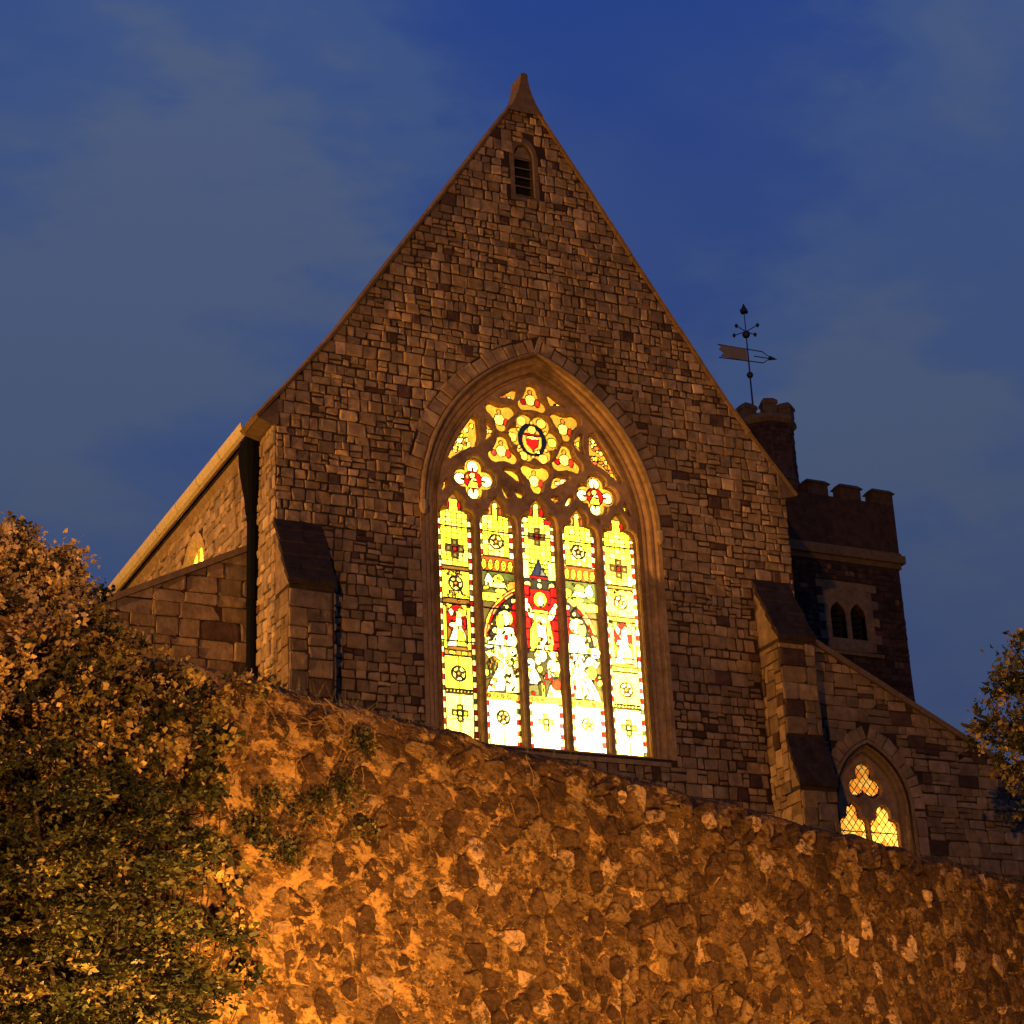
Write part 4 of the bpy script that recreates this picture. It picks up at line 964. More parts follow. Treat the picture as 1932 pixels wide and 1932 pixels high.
# aisle window
sweep('aisle_window_surround', [(awh-.22, .42), (awh-.20, .40), (awh-.20, .30), (awh-.14, .27), (awh-.12, .20), (awh-.06, .17), (awh-.04, .09), (awh+.01, .06), (awh+.02, -.02), (awh+.09, -.03), (awh+.10, .02)], AWB, M_DRESS, church, awz0, .55, awc, YA, col=(.30, .205, .115), n=12)
rv = random.Random(5)
for sx in (-1, 1):
    c2 = .55; R0, R1 = awh+.11+c2, awh+.40+c2; am = math.acos(c2/((R0+R1)/2))-.03; a = 0
    while a < am-.02:
        b = min(a+rv.choice([.12, .15, .18]), am)
        if am-b < .05: b = am
        q = [(awc-sx*c2+sx*rad*math.cos(t), awz0+rad*math.sin(t)) for rad, t in ((R0, a+.005), (R1+rv.uniform(-.03, .04), a+.005), (R1+rv.uniform(-.03, .04), b-.005), (R0, b-.005))]
        vs, fs = stone_solid(q, .03, rv.uniform(.02, .04), lambda u, d, z: (u, YA-d, z), rv); mesh_obj('voussoir', vs, fs, M_STONE, AWR, [stone_tint(rv, .85, 1.1, .03)]*len(fs)); a = b
for sx in (-1, 1):
    for r in pack(awc+(awh+.11 if sx > 0 else -awh-.40), awc+(awh+.40 if sx > 0 else -awh-.11), AWB+.05, awz0, .145, 7+sx, [(2, 2), (2, 3), (2, 1)]): add_stone('aisle1', rect_poly(r, .008, rr), lambda u, d, z: (u, YA-d, z), rr)
def small_head(cx, hw, zb, zs):
    h = [(1, zb), (1, zs), (.97, zs+.10), (.82, zs+.19), (.58, zs+.21), (.47, zs+.22), (.50, zs+.31), (.44, zs+.41), (.22, zs+.50), (0, zs+.56)]
    return [(cx-x*hw, z) for x, z in h]+[(cx+x*hw, z) for x, z in h[-2::-1]]
a_l = [small_head(awc-.40, .362, AWB+.03, 11.50), small_head(awc+.40, .362, AWB+.03, 11.50)]
a_t = foil(awc, 12.53, 3, .225, .215, math.pi/2)
a_x = [[(awc-.62, 12.30), (awc-.52, 12.36), (awc-.56, 12.24)], [(awc+.62, 12.30), (awc+.56, 12.24), (awc+.52, 12.36)]]
awin = plate('aisle_window', aarch(awh-.19, AWB), a_l+[a_t]+a_x, YA+.27, YA+.40, M_DRESS, church, bevel=.03, cols=(.42, .26, .12)); awin.matrix_parent_inverse = Matrix.Translation((0, 0, -9.5))
plate('tracery_face', aarch(awh-.195, AWB), [small_head(awc-.40, .375, AWB, 11.53), small_head(awc+.40, .375, AWB, 11.53), foil(awc, 12.53, 3, .235, .235, math.pi/2)], YA+.215, YA+.272, M_DRESS, awin, bevel=.018, cols=(.40, .25, .12))
for gi, p in enumerate(a_l+[a_t]):
    q0 = grow(p, .035); xs_ = [a[0] for a in q0]; zs_ = [a[1] for a in q0]
    dx, dz = .175, .215; ci = int((max(xs_)-min(xs_))/dx)+3; cj = int((max(zs_)-min(zs_))/dz)+3
    xm, zm = (min(xs_)+max(xs_))/2, min(zs_)
    for i in range(-ci, ci+1):
        for j in range(-1, 2*cj):
            cx, cz = xm+i*dx/1.0+(dx/2 if j % 2 else 0), zm+j*dz/2
            if cx < min(xs_)-.02 or cx > max(xs_)+.02 or cz > max(zs_): continue
            d = [(cx-dx*.47, cz), (cx, cz-dz*.47), (cx+dx*.47, cz), (cx, cz+dz*.47)]
            col = rg.choice([(1, .52, .10), (1, .60, .14), (1, .45, .07), (.95, .30, .04), (1, .58, .14)])
            mb = MB(); mb.add([(a, YA+.32, b) for a, b in d], [(0, 1, 2, 3)], col); mb.build('pane', M_GLASS, awin)
    # lead net
    mb = MB()
    for i in range(-ci*2, ci*2+1):
        for s in (-1, 1):
            x0 = xm+i*dx+dx/2; l = max(zs_)-min(zs_); x1 = x0+s*l*dx/dz*1.0
            def band(xa, za, xb, zb, w=.012): mb.add([(xa-w, YA+.312, za), (xa+w, YA+.312, za), (xb+w, YA+.312, zb), (xb-w, YA+.312, zb)], [(0, 1, 2, 3)])
            # clip to the light's box
            ta, tb = 0.0, 1.0; lo, hi = min(xs_), max(xs_)
            ddx = x1-x0
            t1, t2 = sorted(((lo-x0)/ddx, (hi-x0)/ddx)); ta, tb = max(ta, t1), min(tb, t2)
            if tb-ta > .02: band(x0+ddx*ta, zm+l*ta, x0+ddx*tb, zm+l*tb)
    if gi < 2: mb.box(min(xs_), max(xs_), YA+.30, YA+.312, 11.42, 11.445)
    mb.build('lead_net', M_LEAD, awin)
mb = MB(); mb.hexa([(awc-1.0, YA-.04, AWB-.12), (awc+1.0, YA-.04, AWB-.12), (awc+1.0, YA+.5, AWB-.12), (awc-1.0, YA+.5, AWB-.12), (awc-1.0, YA-.04, AWB-.06), (awc+1.0, YA-.04, AWB-.06), (awc+1.0, YA+.5, AWB+.04), (awc-1.0, YA+.5, AWB+.04)], (.3, .2, .11)); mb.build('window_sill', M_DRESS, church)

# ----- all squared stones: the 300 that show largest are pieces of their own
WALLS = {'gable': gable, 'side': side, 'but0': butL, 'but1': butR, 'aisle-1': [o for o in church.children if o.name.startswith('aisle_wall')][0], 'aisle1': AWR}
STONES.sort(key=lambda s: -s[0]); rest = {}
for k, (a, key, vs, fs, tint) in enumerate(STONES):
    if k < 300: mesh_obj('stone', vs, fs, M_STONE, WALLS[key], [tint]*len(fs))
    else:
        b = rest.setdefault(key, MB()); b.add(vs, fs, tint)
for key, b in rest.items(): tag(b.build('small_stones', M_STONE, WALLS[key]), kind='stuff')

# ----- lamps burning inside the church
def lamp(name, loc, power, col, size, parent=None):
    l = bpy.data.lights.new(name, 'POINT'); l.energy = power; l.color = col; l.shadow_soft_size = size
    o = bpy.data.objects.new(name, l); link(o); o.location = loc
    return o
INL = [((2.25, 1.7, 14.9), 4200), ((.5, 1.8, 12.7), 3800), ((-.6, 4.0, 17.2), 3300), ((-4.0, 6.6, 16.6), 800)]
for k, (p, e_) in enumerate(INL):
    t = empty('hanging_lamp', (p[0], p[1], p[2]))
    tag(t, ['glass globe lamp hanging inside the church low at the right of the big window', 'glass globe lamp inside the church behind the foot of the big window', 'glass globe lamp inside the church behind the left of the big window', 'glass globe lamp inside the nave behind the round headed side window'][k], 'lamp', 'lamps inside the church')
    zr = min(27, cop_z(p[0])-.4)
    mb = MB(); mb.tube([(p[0], p[1], p[2]+.28), (p[0], p[1], zr)], [.01, .01], 6); mb.build('chain', M_IRON, t)
    mb = MB(); mb.lathe(p[0], p[1], [(.05, p[2]+.20), (.10, p[2]+.22), (.04, p[2]+.28)], 10); mb.build('lamp_cap', M_IRON, t)
    lo = lamp('lamp_light', (0, 0, 0), e_, (1.0, .86, .58), .12); lo.parent = t
t = empty('hanging_lamp', (8.9, 2.7, 11.3)); tag(t, 'glass globe lamp inside the right aisle behind its small window', 'lamp', 'lamps inside the church')
mb = MB(); mb.tube([(8.9, 2.7, 11.6), (8.9, 2.7, 14.2)], [.01, .01], 6); mb.build('chain', M_IRON, t)
lo = lamp('lamp_light', (0, 0, 0), 230, (1.0, .80, .45), .12); lo.parent = t

# ------------------------------------------------------------------ TOWER
tower = empty('church_tower', (15.3, 15.0, 9.5)); tag(tower, 'dark square tower with battlements rising behind the right of the gable', 'tower')
TX0, TX1, TY0, TY1 = 13.3, 18.12, 12.0, 17.6
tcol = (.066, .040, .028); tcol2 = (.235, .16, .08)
BW = (15.36, 16.66, 19.98, 20.95)
def tlanc(cx): return [(cx-.27, 19.98), (cx-.27, 20.75), (cx-.22, 20.92), (cx-.1, 21.03), (cx, 21.12), (cx+.1, 21.03), (cx+.22, 20.92), (cx+.27, 20.75), (cx+.27, 19.98)]
TH = [tlanc(15.70), tlanc(16.40)]
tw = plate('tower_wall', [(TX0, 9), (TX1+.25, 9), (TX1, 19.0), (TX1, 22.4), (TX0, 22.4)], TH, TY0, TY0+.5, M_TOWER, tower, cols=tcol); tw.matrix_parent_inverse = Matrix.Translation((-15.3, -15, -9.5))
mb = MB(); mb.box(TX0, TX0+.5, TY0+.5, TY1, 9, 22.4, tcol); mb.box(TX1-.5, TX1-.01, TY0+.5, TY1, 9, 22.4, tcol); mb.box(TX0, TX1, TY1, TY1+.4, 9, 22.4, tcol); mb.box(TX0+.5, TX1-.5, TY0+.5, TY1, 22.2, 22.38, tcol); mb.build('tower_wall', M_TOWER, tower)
rt_ = random.Random(17); b = MB()
ft = lambda u, d, z: (u, TY0-d, z)
for r in courses(TX0, TX1, 15.0, 22.3, 3):
    cx, cz = (r[0]+r[1])/2, (r[2]+r[3])/2
    if 15.15 < cx < 16.98 and 19.55 < cz < 21.75: continue
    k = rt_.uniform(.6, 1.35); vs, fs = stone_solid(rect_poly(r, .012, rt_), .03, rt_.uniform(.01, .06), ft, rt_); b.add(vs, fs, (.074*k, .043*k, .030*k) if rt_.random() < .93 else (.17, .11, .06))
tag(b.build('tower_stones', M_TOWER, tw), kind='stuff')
# toothed surround of the belfry window
for sx in (-1, 1):
    z = 19.62; k = 0
    while z < 21.74:
        h = .27; w = (.15+.20*(k % 2))+(.05 if sx > 0 else 0)
        x0 = 15.36 if sx < 0 else 16.74
        mb = MB(); mb.box(min(x0, x0+sx*w)-.0, max(x0, x0+sx*w), TY0-.05-.008*(k % 2), TY0+.3, z+.006, min(z+h, 21.75), tuple(c*rt_.uniform(.85, 1.15) for c in tcol2)); mb.build('quoin', M_DRESS, tower); z += h; k += 1
hd = plate('belfry_window', [(15.365, 19.60), (16.735, 19.60), (16.735, 21.76), (15.365, 21.76)], TH, TY0-.055, TY0+.2, M_DRESS, tower, bevel=.01, cols=tcol2); hd.matrix_parent_inverse = Matrix.Translation((-15.3, -15, -9.5))
mb = MB(); mb.box(15.1, 17.0, TY0+.40, TY0+.44, 19.8, 21.3); mb.build('window_backing', M_DARK, tower)
for cx in (15.70, 16.40):
    for k in range(6):
        z = 20.0+k*.18; mb = MB(); mb.hexa([(cx-.27, TY0+.12, z), (cx+.27, TY0+.12, z), (cx+.27, TY0+.3, z+.12), (cx-.27, TY0+.3, z+.12), (cx-.27, TY0+.12, z+.025), (cx+.27, TY0+.12, z+.025), (cx+.27, TY0+.3, z+.145), (cx-.27, TY0+.3, z+.145)]); mb.build('louvre_slat', M_DARK, hd)
mb = MB(); mb.hexa([(15.05, TY0-.09, 19.47), (17.15, TY0-.09, 19.47), (17.15, TY0+.1, 19.47), (15.05, TY0+.1, 19.47), (15.05, TY0-.12, 19.56), (17.15, TY0-.12, 19.56), (17.15, TY0+.1, 19.6), (15.05, TY0+.1, 19.6)], tcol2); mb.build('belfry_sill', M_DRESS, tower)
# string course
mb = MB()
for z0, z1, o in ((22.40, 22.56, .06), (22.56, 22.80, .17), (22.80, 22.90, .09)):
    mb.box(TX0-o, TX1+o, TY0-o, TY1+o, z0, z1, (.17, .115, .06))
mb.build('string_course', M_DRESS, tower)
# parapet and merlons
mb = MB(); P0, P1 = 22.90, 24.50
for x0, x1, y0, y1 in ((TX0, TX1+.05, TY0-.04, TY0+.35), (TX0, TX0+.4, TY0+.35, TY1), (TX1-.35, TX1+.05, TY0+.35, TY1), (TX0, TX1+.05, TY1, TY1+.35)): mb.box(x0, x1, y0, y1, P0, P1, tcol)
mb.build('parapet', M_TOWER, tower)
def merlon(x0, x1, y0, y1):
    mb = MB(); mb.box(x0, x1, y0, y1, P1, P1+.36, (.10, .063, .040)); ov = .07
    mb.hexa([(x0-ov, y0-ov, P1+.36), (x1+ov, y0-ov, P1+.36), (x1+ov, y1+ov, P1+.36), (x0-ov, y1+ov, P1+.36), (x0+.05, y0+.06, P1+.50), (x1-.05, y0+.06, P1+.50), (x1-.05, y1-.06, P1+.50), (x0+.05, y1-.06, P1+.50)], (.12, .078, .046)); mb.build('merlon', M_TOWER, tower)
for k in range(4): x = TX1+.05-.74-k*1.18; merlon(x, x+.74, TY0-.04, TY0+.35)
for k in range(1, 5): y = TY0-.04+k*1.18; merlon(TX1-.35, TX1+.05, y, y+.74)
for k in range(4): x = TX1+.05-.74-k*1.18; merlon(x, x+.74, TY1, TY1+.35)
mb = MB(); mb.lathe(15.05, TY0+1.2, [(.30, 24.0), (.32, 24.75), (.27, 25.05), (.14, 25.22), (.02, 25.28)], 12, (.50, .38, .32)); mb.build('parapet_dome', M_DRESS, tower)
# stair turret
TUX, TUY = 14.58, 13.2
mb = MB(); mb.lathe(TUX, TUY, [(.98, 21.5), (.98, 25.0), (.90, 25.3), (.86, 27.0)], 8, (.11, .064, .046), R_(22.5)); tur = mb.build('stair_turret', M_TOWER, tower)
b = MB()
for k in range(8):
    a0, a1 = R_(22.5)+k*math.pi/4, R_(22.5)+(k+1)*math.pi/4; p0 = Vector((TUX+.875*math.cos(a0), TUY+.875*math.sin(a0))); p1 = Vector((TUX+.875*math.cos(a1), TUY+.875*math.sin(a1)))
    if (p0.y+p1.y)/2 > TUY+.5: continue
    tdir = (p1-p0); L_ = tdir.length; tdir.normalize(); nn_ = Vector((tdir.y, -tdir.x))
    f3 = lambda u, d, z, p0=p0, tdir=tdir, nn_=nn_: ((p0+tdir*u+nn_*d).x, (p0+tdir*u+nn_*d).y, z)
    for j in range(10):
        o = .0 if j % 2 else .17; u = -o
        while u < L_-.05:
            u0, u1 = max(u, .01), min(u+.34, L_-.01); u += .345
            if u1-u0 < .05: continue
            vs, fs = stone_solid(rect_poly((u0, u1, 25.34+j*.16, 25.34+(j+1)*.16), .007, rt_, .006), .02, rt_.uniform(.01, .04), f3, rt_); q = rt_.uniform(.6, 1.3); b.add(vs, fs, (.09*q, .052*q, .036*q))
tag(b.build('turret_bricks', M_TOWER, tur), kind='stuff')
mb = MB(); mb.lathe(TUX, TUY, [(.90, 26.95), (1.0, 27.05), (1.0, 27.17), (.92, 27.25)], 8, (.21, .14, .072), R_(22.5)); mb.build('turret_cornice', M_DRESS, tur)
for k in range(6):
    a = R_(10)+k*math.pi/3; cx, cy = TUX+.70*math.cos(a), TUY+.70*math.sin(a)
    mb = MB(); mb.lathe(cx, cy, [(.30, 27.23), (.30, 27.50), (.35, 27.51), (.35, 27.60), (.20, 27.72)], 4, (.18, .12, .065), a+math.pi/4); mb.build('turret_merlon', M_DRESS, tur)
# weather vane
vx, vy, vz = 14.22, 13.2, 27.2
mb = MB(); mb.tube([(vx, vy, vz), (vx, vy, 29.62), (vx, vy, 31.25)], [.032, .022, .012], 8); vane = mb.build('weather_vane', M_VANE, tower)
def ball(name, z, r): mb = MB(); mb.lathe(vx, vy, [(.02, z-r), (r*.75, z-r*.65), (r, z), (r*.75, z+r*.65), (.02, z+r)], 10); mb.build(name, M_VANE, vane)
ball('vane_ball', 28.84, .11); ball('vane_ball', 30.25, .13)
mb = MB(); mb.tube([(vx, vy, 31.02), (vx, vy, 31.12)], [.15, .15], 4); mb.lathe(vx, vy, [(.02, 31.10), (.08, 31.16), (.02, 31.32)], 6); mb.build('vane_finial', M_VANE, vane)
for k in range(4):
    a = R_(20)+k*math.pi/2; dx, dy = math.cos(a), math.sin(a)
    mb = MB(); mb.tube([(vx, vy, 30.35), (vx+.46*dx, vy+.46*dy, 30.40)], [.016, .016], 5); mb.lathe(vx+.47*dx, vy+.47*dy, [(.01, 30.32), (.065, 30.40), (.01, 30.48)], 6); mb.build('direction_arm', M_VANE, vane)
va = R_(-8); vd = Vector((math.cos(va), math.sin(va)))
def vp(u, z): return (vx+vd.x*u, vy+vd.y*u, z)
mb = MB(); q = [(-.04, 29.32), (-.95, 29.40), (-.82, 29.52), (-.98, 29.64), (-.90, 29.72), (-.98, 29.82), (-.04, 29.74)]
nq = Vector((-vd.y, vd.x))*.012
mb.add([(p[0]+nq.x, p[1]+nq.y, p[2]) for p in (vp(*a) for a in q)]+[(p[0]-nq.x, p[1]-nq.y, p[2]) for p in (vp(*a) for a in q)], [tuple(range(7)), tuple(range(13, 6, -1))]+[(i, 7+i, 7+(i+1) % 7, (i+1) % 7) for i in range(7)]); mb.build('vane_flag', M_GILT, vane)
mb = MB(); mb.tube([vp(-1.0, 29.35), vp(.5, 29.31), vp(.75, 29.50)], [.018, .018, .012], 5); mb.tube([vp(-1.0, 29.80), vp(.5, 29.70), vp(.75, 29.52)], [.018, .018, .012], 5); mb.tube([vp(.2, 29.51), vp(.95, 29.48)], [.018, .016], 5)
mb.tube([vp(.72, 29.50), vp(.98, 29.48)], [.085, .008], 5); mb.build('vane_arrow', M_VANE, vane)

# ------------------------------------------------------------------ RETAINING WALL
rw = empty('retaining_wall', wall_pt(7, 0, 0)); tag(rw, 'rough rubble retaining wall in the foreground lit orange', 'wall')
S0, S1 = -7.0, 21.0
from mathutils import noise as mnoise
def relief(a, z): return .045*mnoise.fractal((a*1.1, z*1.1, 3.0), 1.0, 2.0, 3)+.026*mnoise.fractal((a*4.6, z*3.4, 9.0), .9, 2.0, 4)
def low(a, z): return .045*mnoise.fractal((a*1.1, z*1.1, 3.0), 1.0, 2.0, 3)
s_ = np.concatenate([np.linspace(S0, -3.2, 20)[:-1], np.linspace(-3.2, 17.2, 640), np.linspace(17.2, S1, 14)[1:]]); nS = len(s_)
z_ = np.concatenate([np.linspace(0, 3.6, 14)[:-1], np.linspace(3.6, WTOP, 125)]); nT = 14
topw = np.array([.07*mnoise.fractal((a*1.3, 0, 21.0), .9, 2.0, 4) for a in s_])
Vv = []
for j in range(len(z_)+nT):
    for i in range(nS):
        a = s_[i]
        if j < len(z_):
            z = z_[j]; d = relief(a, z); k = max(0, (z-(WTOP-.55))/.55); d -= .12*k*k; zz = z+topw[i]*k
        else:                               # rounded mortared top running back
            t = (j-len(z_)+1)/nT; d = relief(a, WTOP+t*.6)*(1-.4*t)-.12-.50*t; zz = WTOP+topw[i]+.12*math.sin(t*math.pi*.85)+.3*relief(a, WTOP+t)
        Vv.append(wall_pt(a, d, zz))
Vv = np.array(Vv); nn_ = nS
Qq = np.array([(j*nn_+i, j*nn_+i+1, (j+1)*nn_+i+1, (j+1)*nn_+i) for j in range(len(z_)+nT-1) for i in range(nn_-1)])
wm = fast_mesh('mortar_face', Vv, Qq, M_LIME, rw, np.tile(np.array([[.13, .068, .023]]), (len(Qq), 1)))
wm.data.polygons.foreach_set('use_smooth', [True]*len(wm.data.polygons))
# rubble: irregular cells
rq = random.Random(99); pts = []
z = 3.3
while z < WTOP-.02:
    h = rq.uniform(.13, .30); s = -4.5-rq.uniform(0, .3)
    while s < 18:
        w = rq.choice([.15, .19, .24, .30, .38, .50, .22, .62]); pts.append((s+w/2+rq.uniform(-.05, .05), z+h/2+rq.uniform(-.09, .09)))
        if w < .3 and rq.random() < .3: pts.append((s+w/2, z+h*.9))
        s += w
    z += h*.92
P2 = np.array(pts)
WST = []
for i, (a, b) in enumerate(pts):
    d = np.hypot(P2[:, 0]-a, P2[:, 1]-b); nb = np.argsort(d)[1:16]; p = [(a-.7, b-.5), (a+.7, b-.5), (a+.7, b+.5), (a-.7, b+.5)]
    for k in nb:
        x, y = P2[k]; nx, ny = x-a, y-b; l = math.hypot(nx, ny)
        if l < 1e-4: continue
        nx /= l; ny /= l; p = clip(p, nx, ny, nx*(a+x)/2+ny*(b+y)/2-rq.uniform(.004, .022))
        if len(p) < 3: break
    if len(p) < 3 or abs(area(p)) < .007: continue
    c = cen(p)
    if c[1] > WTOP-.16 or max(q[1] for q in p) > WTOP-.03: continue
    if rq.random() < (.20 if a < 2.2 else .03): continue          # wholly hidden under the pointing
    p = smooth_poly(p, 1); p = [(x+rq.uniform(-.014, .014), y+rq.uniform(-.014, .014)) for x, y in p]
    pr_ = rq.choice([-.015, .0, .010, .022]) if a < 2.2 else rq.choice([-.010, .005, .018, .032, .05]); n = len(p); c = cen(p)
    if area(p) < 0: p = p[::-1]
    tx, tz = rq.uniform(-.10, .10), rq.uniform(-.10, .10)
    def ring(k, dep, jt=.0): return [wall_pt(c[0]+(x-c[0])*k, low(x, y)+dep+rq.uniform(-jt, jt)+(tx*(x-c[0])+tz*(y-c[1]))*k, c[1]+(y-c[1])*k) for x, y in p]
    vs = ring(1.0, -.10)+ring(.98, pr_-.01, .008)+ring(.90, pr_+.008, .010)+ring(.5, pr_+.012, .010)+[wall_pt(c[0], low(*c)+pr_+.012, c[1])]
    fs = [(k*n+i_, k*n+(i_+1) % n, (k+1)*n+(i_+1) % n, (k+1)*n+i_) for k in range(3) for i_ in range(n)]+[(3*n+i_, 3*n+(i_+1) % n, 4*n) for i_ in range(n)]
    t = rq.random(); kk = rq.uniform(.75, 1.25)
    col = (.070*kk, .038*kk, .019*kk) if t < .36 else (.13*kk, .073*kk, .032*kk) if t < .72 else (.21*kk, .125*kk, .052*kk) if t < .92 else (.40*kk, .25*kk, .13*kk)
    pp = [px_of(v) for v in vs[n:2*n]]; vis = all(-40 < u < 1972 and v < 1990 for u, v in pp) and all(not (u < 430) for u, v in pp)
    WST.append((abs(area(pp)) if vis else 0, vs, fs, col))
WST.sort(key=lambda s: -s[0]); b = MB()
for k, (a, vs, fs, col) in enumerate(WST):
    if k < 300: mesh_obj('stone', vs, fs, M_RUBBLE, rw, [col]*len(fs))
    else: b.add(vs, fs, col)
tag(b.build('small_stones', M_RUBBLE, rw), kind='stuff')
# bare creeper stems matted over the left of the wall
rc_ = random.Random(4); dc = empty('dry_creeper', wall_pt(.8, .03, WTOP)); tag(dc, 'matted bare creeper stems hanging over the left of the rubble wall', 'creeper')
for k in range(26):
    a, z = rc_.uniform(-.9, 4.2), WTOP-abs(rc_.gauss(0, .55)); ang = rc_.uniform(-2.6, -.4); pl = []
    for q in range(rc_.randint(6, 14)):
        pl.append(wall_pt(a, low(a, z)+.035+rc_.uniform(-.01, .02), z)); ang += rc_.gauss(0, .45); a += .085*math.cos(ang); z += .085*math.sin(ang)
    pl = [p for p in pl if p[2] < WTOP]
    if len(pl) > 3:
        mb = MB(); r0 = rc_.uniform(.003, .007); mb.tube(pl, [r0*(1-.6*q/len(pl)) for q in range(len(pl))], 4, (.22, .135, .055)); mb.build('stem', M_DRESS, dc)

# ------------------------------------------------------------------ FOLIAGE
def leaves(name, parent, blobs, nspr, per, size, cols, seed, flat=0.0, long=1.7, spread=.10, shell=.6, cut=None):
    """blobs: (centre xyz, radii xyz); clumps sit near the surface of the blobs, each a tuft of leaves"""
    r = np.random.default_rng(seed); vol = np.array([b[1][0]*b[1][1]+b[1][1]*b[1][2]+b[1][0]*b[1][2] for b in blobs]); idx = r.choice(len(blobs), nspr, p=vol/vol.sum())
    c = np.array([b[0] for b in blobs])[idx]; rad = np.array([b[1] for b in blobs])[idx]
    d = r.normal(size=(nspr, 3)); d /= np.linalg.norm(d, axis=1)[:, None]
    rr_ = shell+(1.06-shell)*r.random(nspr)**.55
    pos = c+d*rad*rr_[:, None]; out = d/rad; out /= np.linalg.norm(out, axis=1)[:, None]
    cs = spread*(.5+1.0*r.random(nspr)); N = nspr*per; si = np.repeat(np.arange(nspr), per)
    ax = r.normal(size=(nspr, 3))+out*1.2; ax[:, 2] = ax[:, 2]*(1-flat)-.15*flat; ax /= np.linalg.norm(ax, axis=1)[:, None]
    al = r.random(N)**.8                                             # along the twig of each tuft
    base = pos[si]+ax[si]*((al-.4)*2.2*cs[si])[:, None]+r.normal(size=(N, 3))*(cs[si]*.42)[:, None]*np.array([1, 1, 1-.7*flat])
    di = ax[si]*.9+r.normal(size=(N, 3))*.62+np.array([0, 0, .12*(1-flat)]); di[:, 2] *= (1-.5*flat); di /= np.linalg.norm(di, axis=1)[:, None]
    nr = r.normal(size=(N, 3))*.7+out[si]*.5+np.array([0, 0, .55]); nr -= (nr*di).sum(1)[:, None]*di; nr /= np.linalg.norm(nr, axis=1)[:, None]+1e-9
    sd = np.cross(di, nr); L = size*(.35+1.2*r.random(N)**1.4); Wd = L/long*.55
    tip = base+di*L[:, None]; midp = base+di*(L*.48)[:, None]; fold = nr*(Wd*.4)[:, None]
    V = np.stack([base, midp+sd*Wd[:, None]+fold, tip-nr*(L*.12)[:, None], midp-sd*Wd[:, None]+fold], 1)
    n = len(V); Q = np.arange(n*4).reshape(n, 4)
    ca = np.array(cols); ci = r.choice(len(ca), nspr)[si]; cc = ca[ci]*((.5+1.0*r.random(nspr))[si]*(.7+.6*r.random(n)))[:, None]
    o = fast_mesh(name, V.reshape(-1, 3), Q, M_LEAF, parent, cc); o['kind'] = 'stuff'; return o
def blob_px(u, v, depth, rpx, rz=1.0, ry=.7):
    """blob standing 'depth' metres in front of the wall plane, seen at (u, v), radius given in photo pixels"""
    d = fw*FPX+rt*(u-966)-up*(v-966); n3 = np.array([WN[0], WN[1], 0]); A = np.array([WA[0], WA[1], 0])+n3*depth
    t = ((A-CAM)@n3)/(d@n3); P = CAM+d*t; m = rpx*t*1.0; return (P, (m, m*ry, m*rz))
def stems(name, parent, base, tips, r0=.05, seed=0):
    mb = MB(); r = random.Random(seed)
    for tpt in tips:
        a = Vector(base)+Vector((r.uniform(-.3, .3), r.uniform(-.2, .2), 0)); e = Vector(tpt); m1 = a.lerp(e, .4)+Vector((r.uniform(-.2, .2), r.uniform(-.2, .2), .1)); m2 = a.lerp(e, .75)+Vector((r.uniform(-.15, .15), r.uniform(-.15, .15), .05))
        mb.tube([a, m1, m2, e], [r0, r0*.75, r0*.5, r0*.2], 6)
    return mb.build(name, M_BARK, parent)
GRN = [(.026, .028, .007), (.045, .045, .011), (.075, .070, .016), (.17, .13, .034), (.030, .034, .009)]
PALE = [(.60, .41, .18), (.52, .36, .16), (.62, .45, .24), (.34, .24, .09), (.08, .065, .02)]
MID = [(.20, .145, .035), (.34, .225, .065), (.06, .052, .012), (.40, .26, .085), (.030, .028, .008)]
def shrub(name, label, blobs, base, cat='shrub', group=None, **k):
    t = empty(name, base); tag(t, label, cat, group)
    stems('stem', t, base, [tuple(b[0]) for b in blobs], k.pop('r0', .05), k.get('seed', 0)); leaves('foliage', t, blobs, parent=None, **k) if False else None
    leaves('foliage', t, blobs, k['nspr'], k['per'], k['size'], k['cols'], k['seed'], k.get('flat', 0), k.get('long', 1.7), k.get('spread', .16), k.get('shell', .72), k.get('cut'))
    return t
# pale bushy shrub at the top left, growing on the bank behind the wall
bl = [blob_px(5, 1075, -.6, 66), blob_px(70, 1090, -.5, 62), blob_px(118, 1085, -.6, 38), blob_px(-60, 1060, -.6, 80), blob_px(25, 1030, -.6, 36), blob_px(40, 1170, -.4, 85), blob_px(-40, 1200, -.4, 90), blob_px(110, 1150, -.45, 45)]
shrub('pale_shrub', 'round pale leaved shrub at the far left rising against the sky', bl, wall_pt(-3.0, -.9, 7.2), nspr=430, per=58, size=.050, cols=PALE, seed=1, spread=.095, long=1.35)
bl = [blob_px(150, 1215, -.15, 66, .8), blob_px(235, 1250, -.1, 56, .7), blob_px(325, 1300, -.05, 50, .7), blob_px(60, 1290, .0, 95), blob_px(180, 1330, .1, 90), blob_px(295, 1375, .12, 62), blob_px(-30, 1350, .1, 100), blob_px(385, 1325, .0, 42), blob_px(370, 1410, .05, 32), blob_px(90, 1400, .2, 90), blob_px(230, 1430, .2, 70)]
shrub('leafy_shrub', 'dark leafy shrub spilling over the top of the retaining wall', bl, wall_pt(-2.2, -.8, 7.2), nspr=520, per=52, size=.058, cols=MID, seed=2, spread=.10, long=1.4)
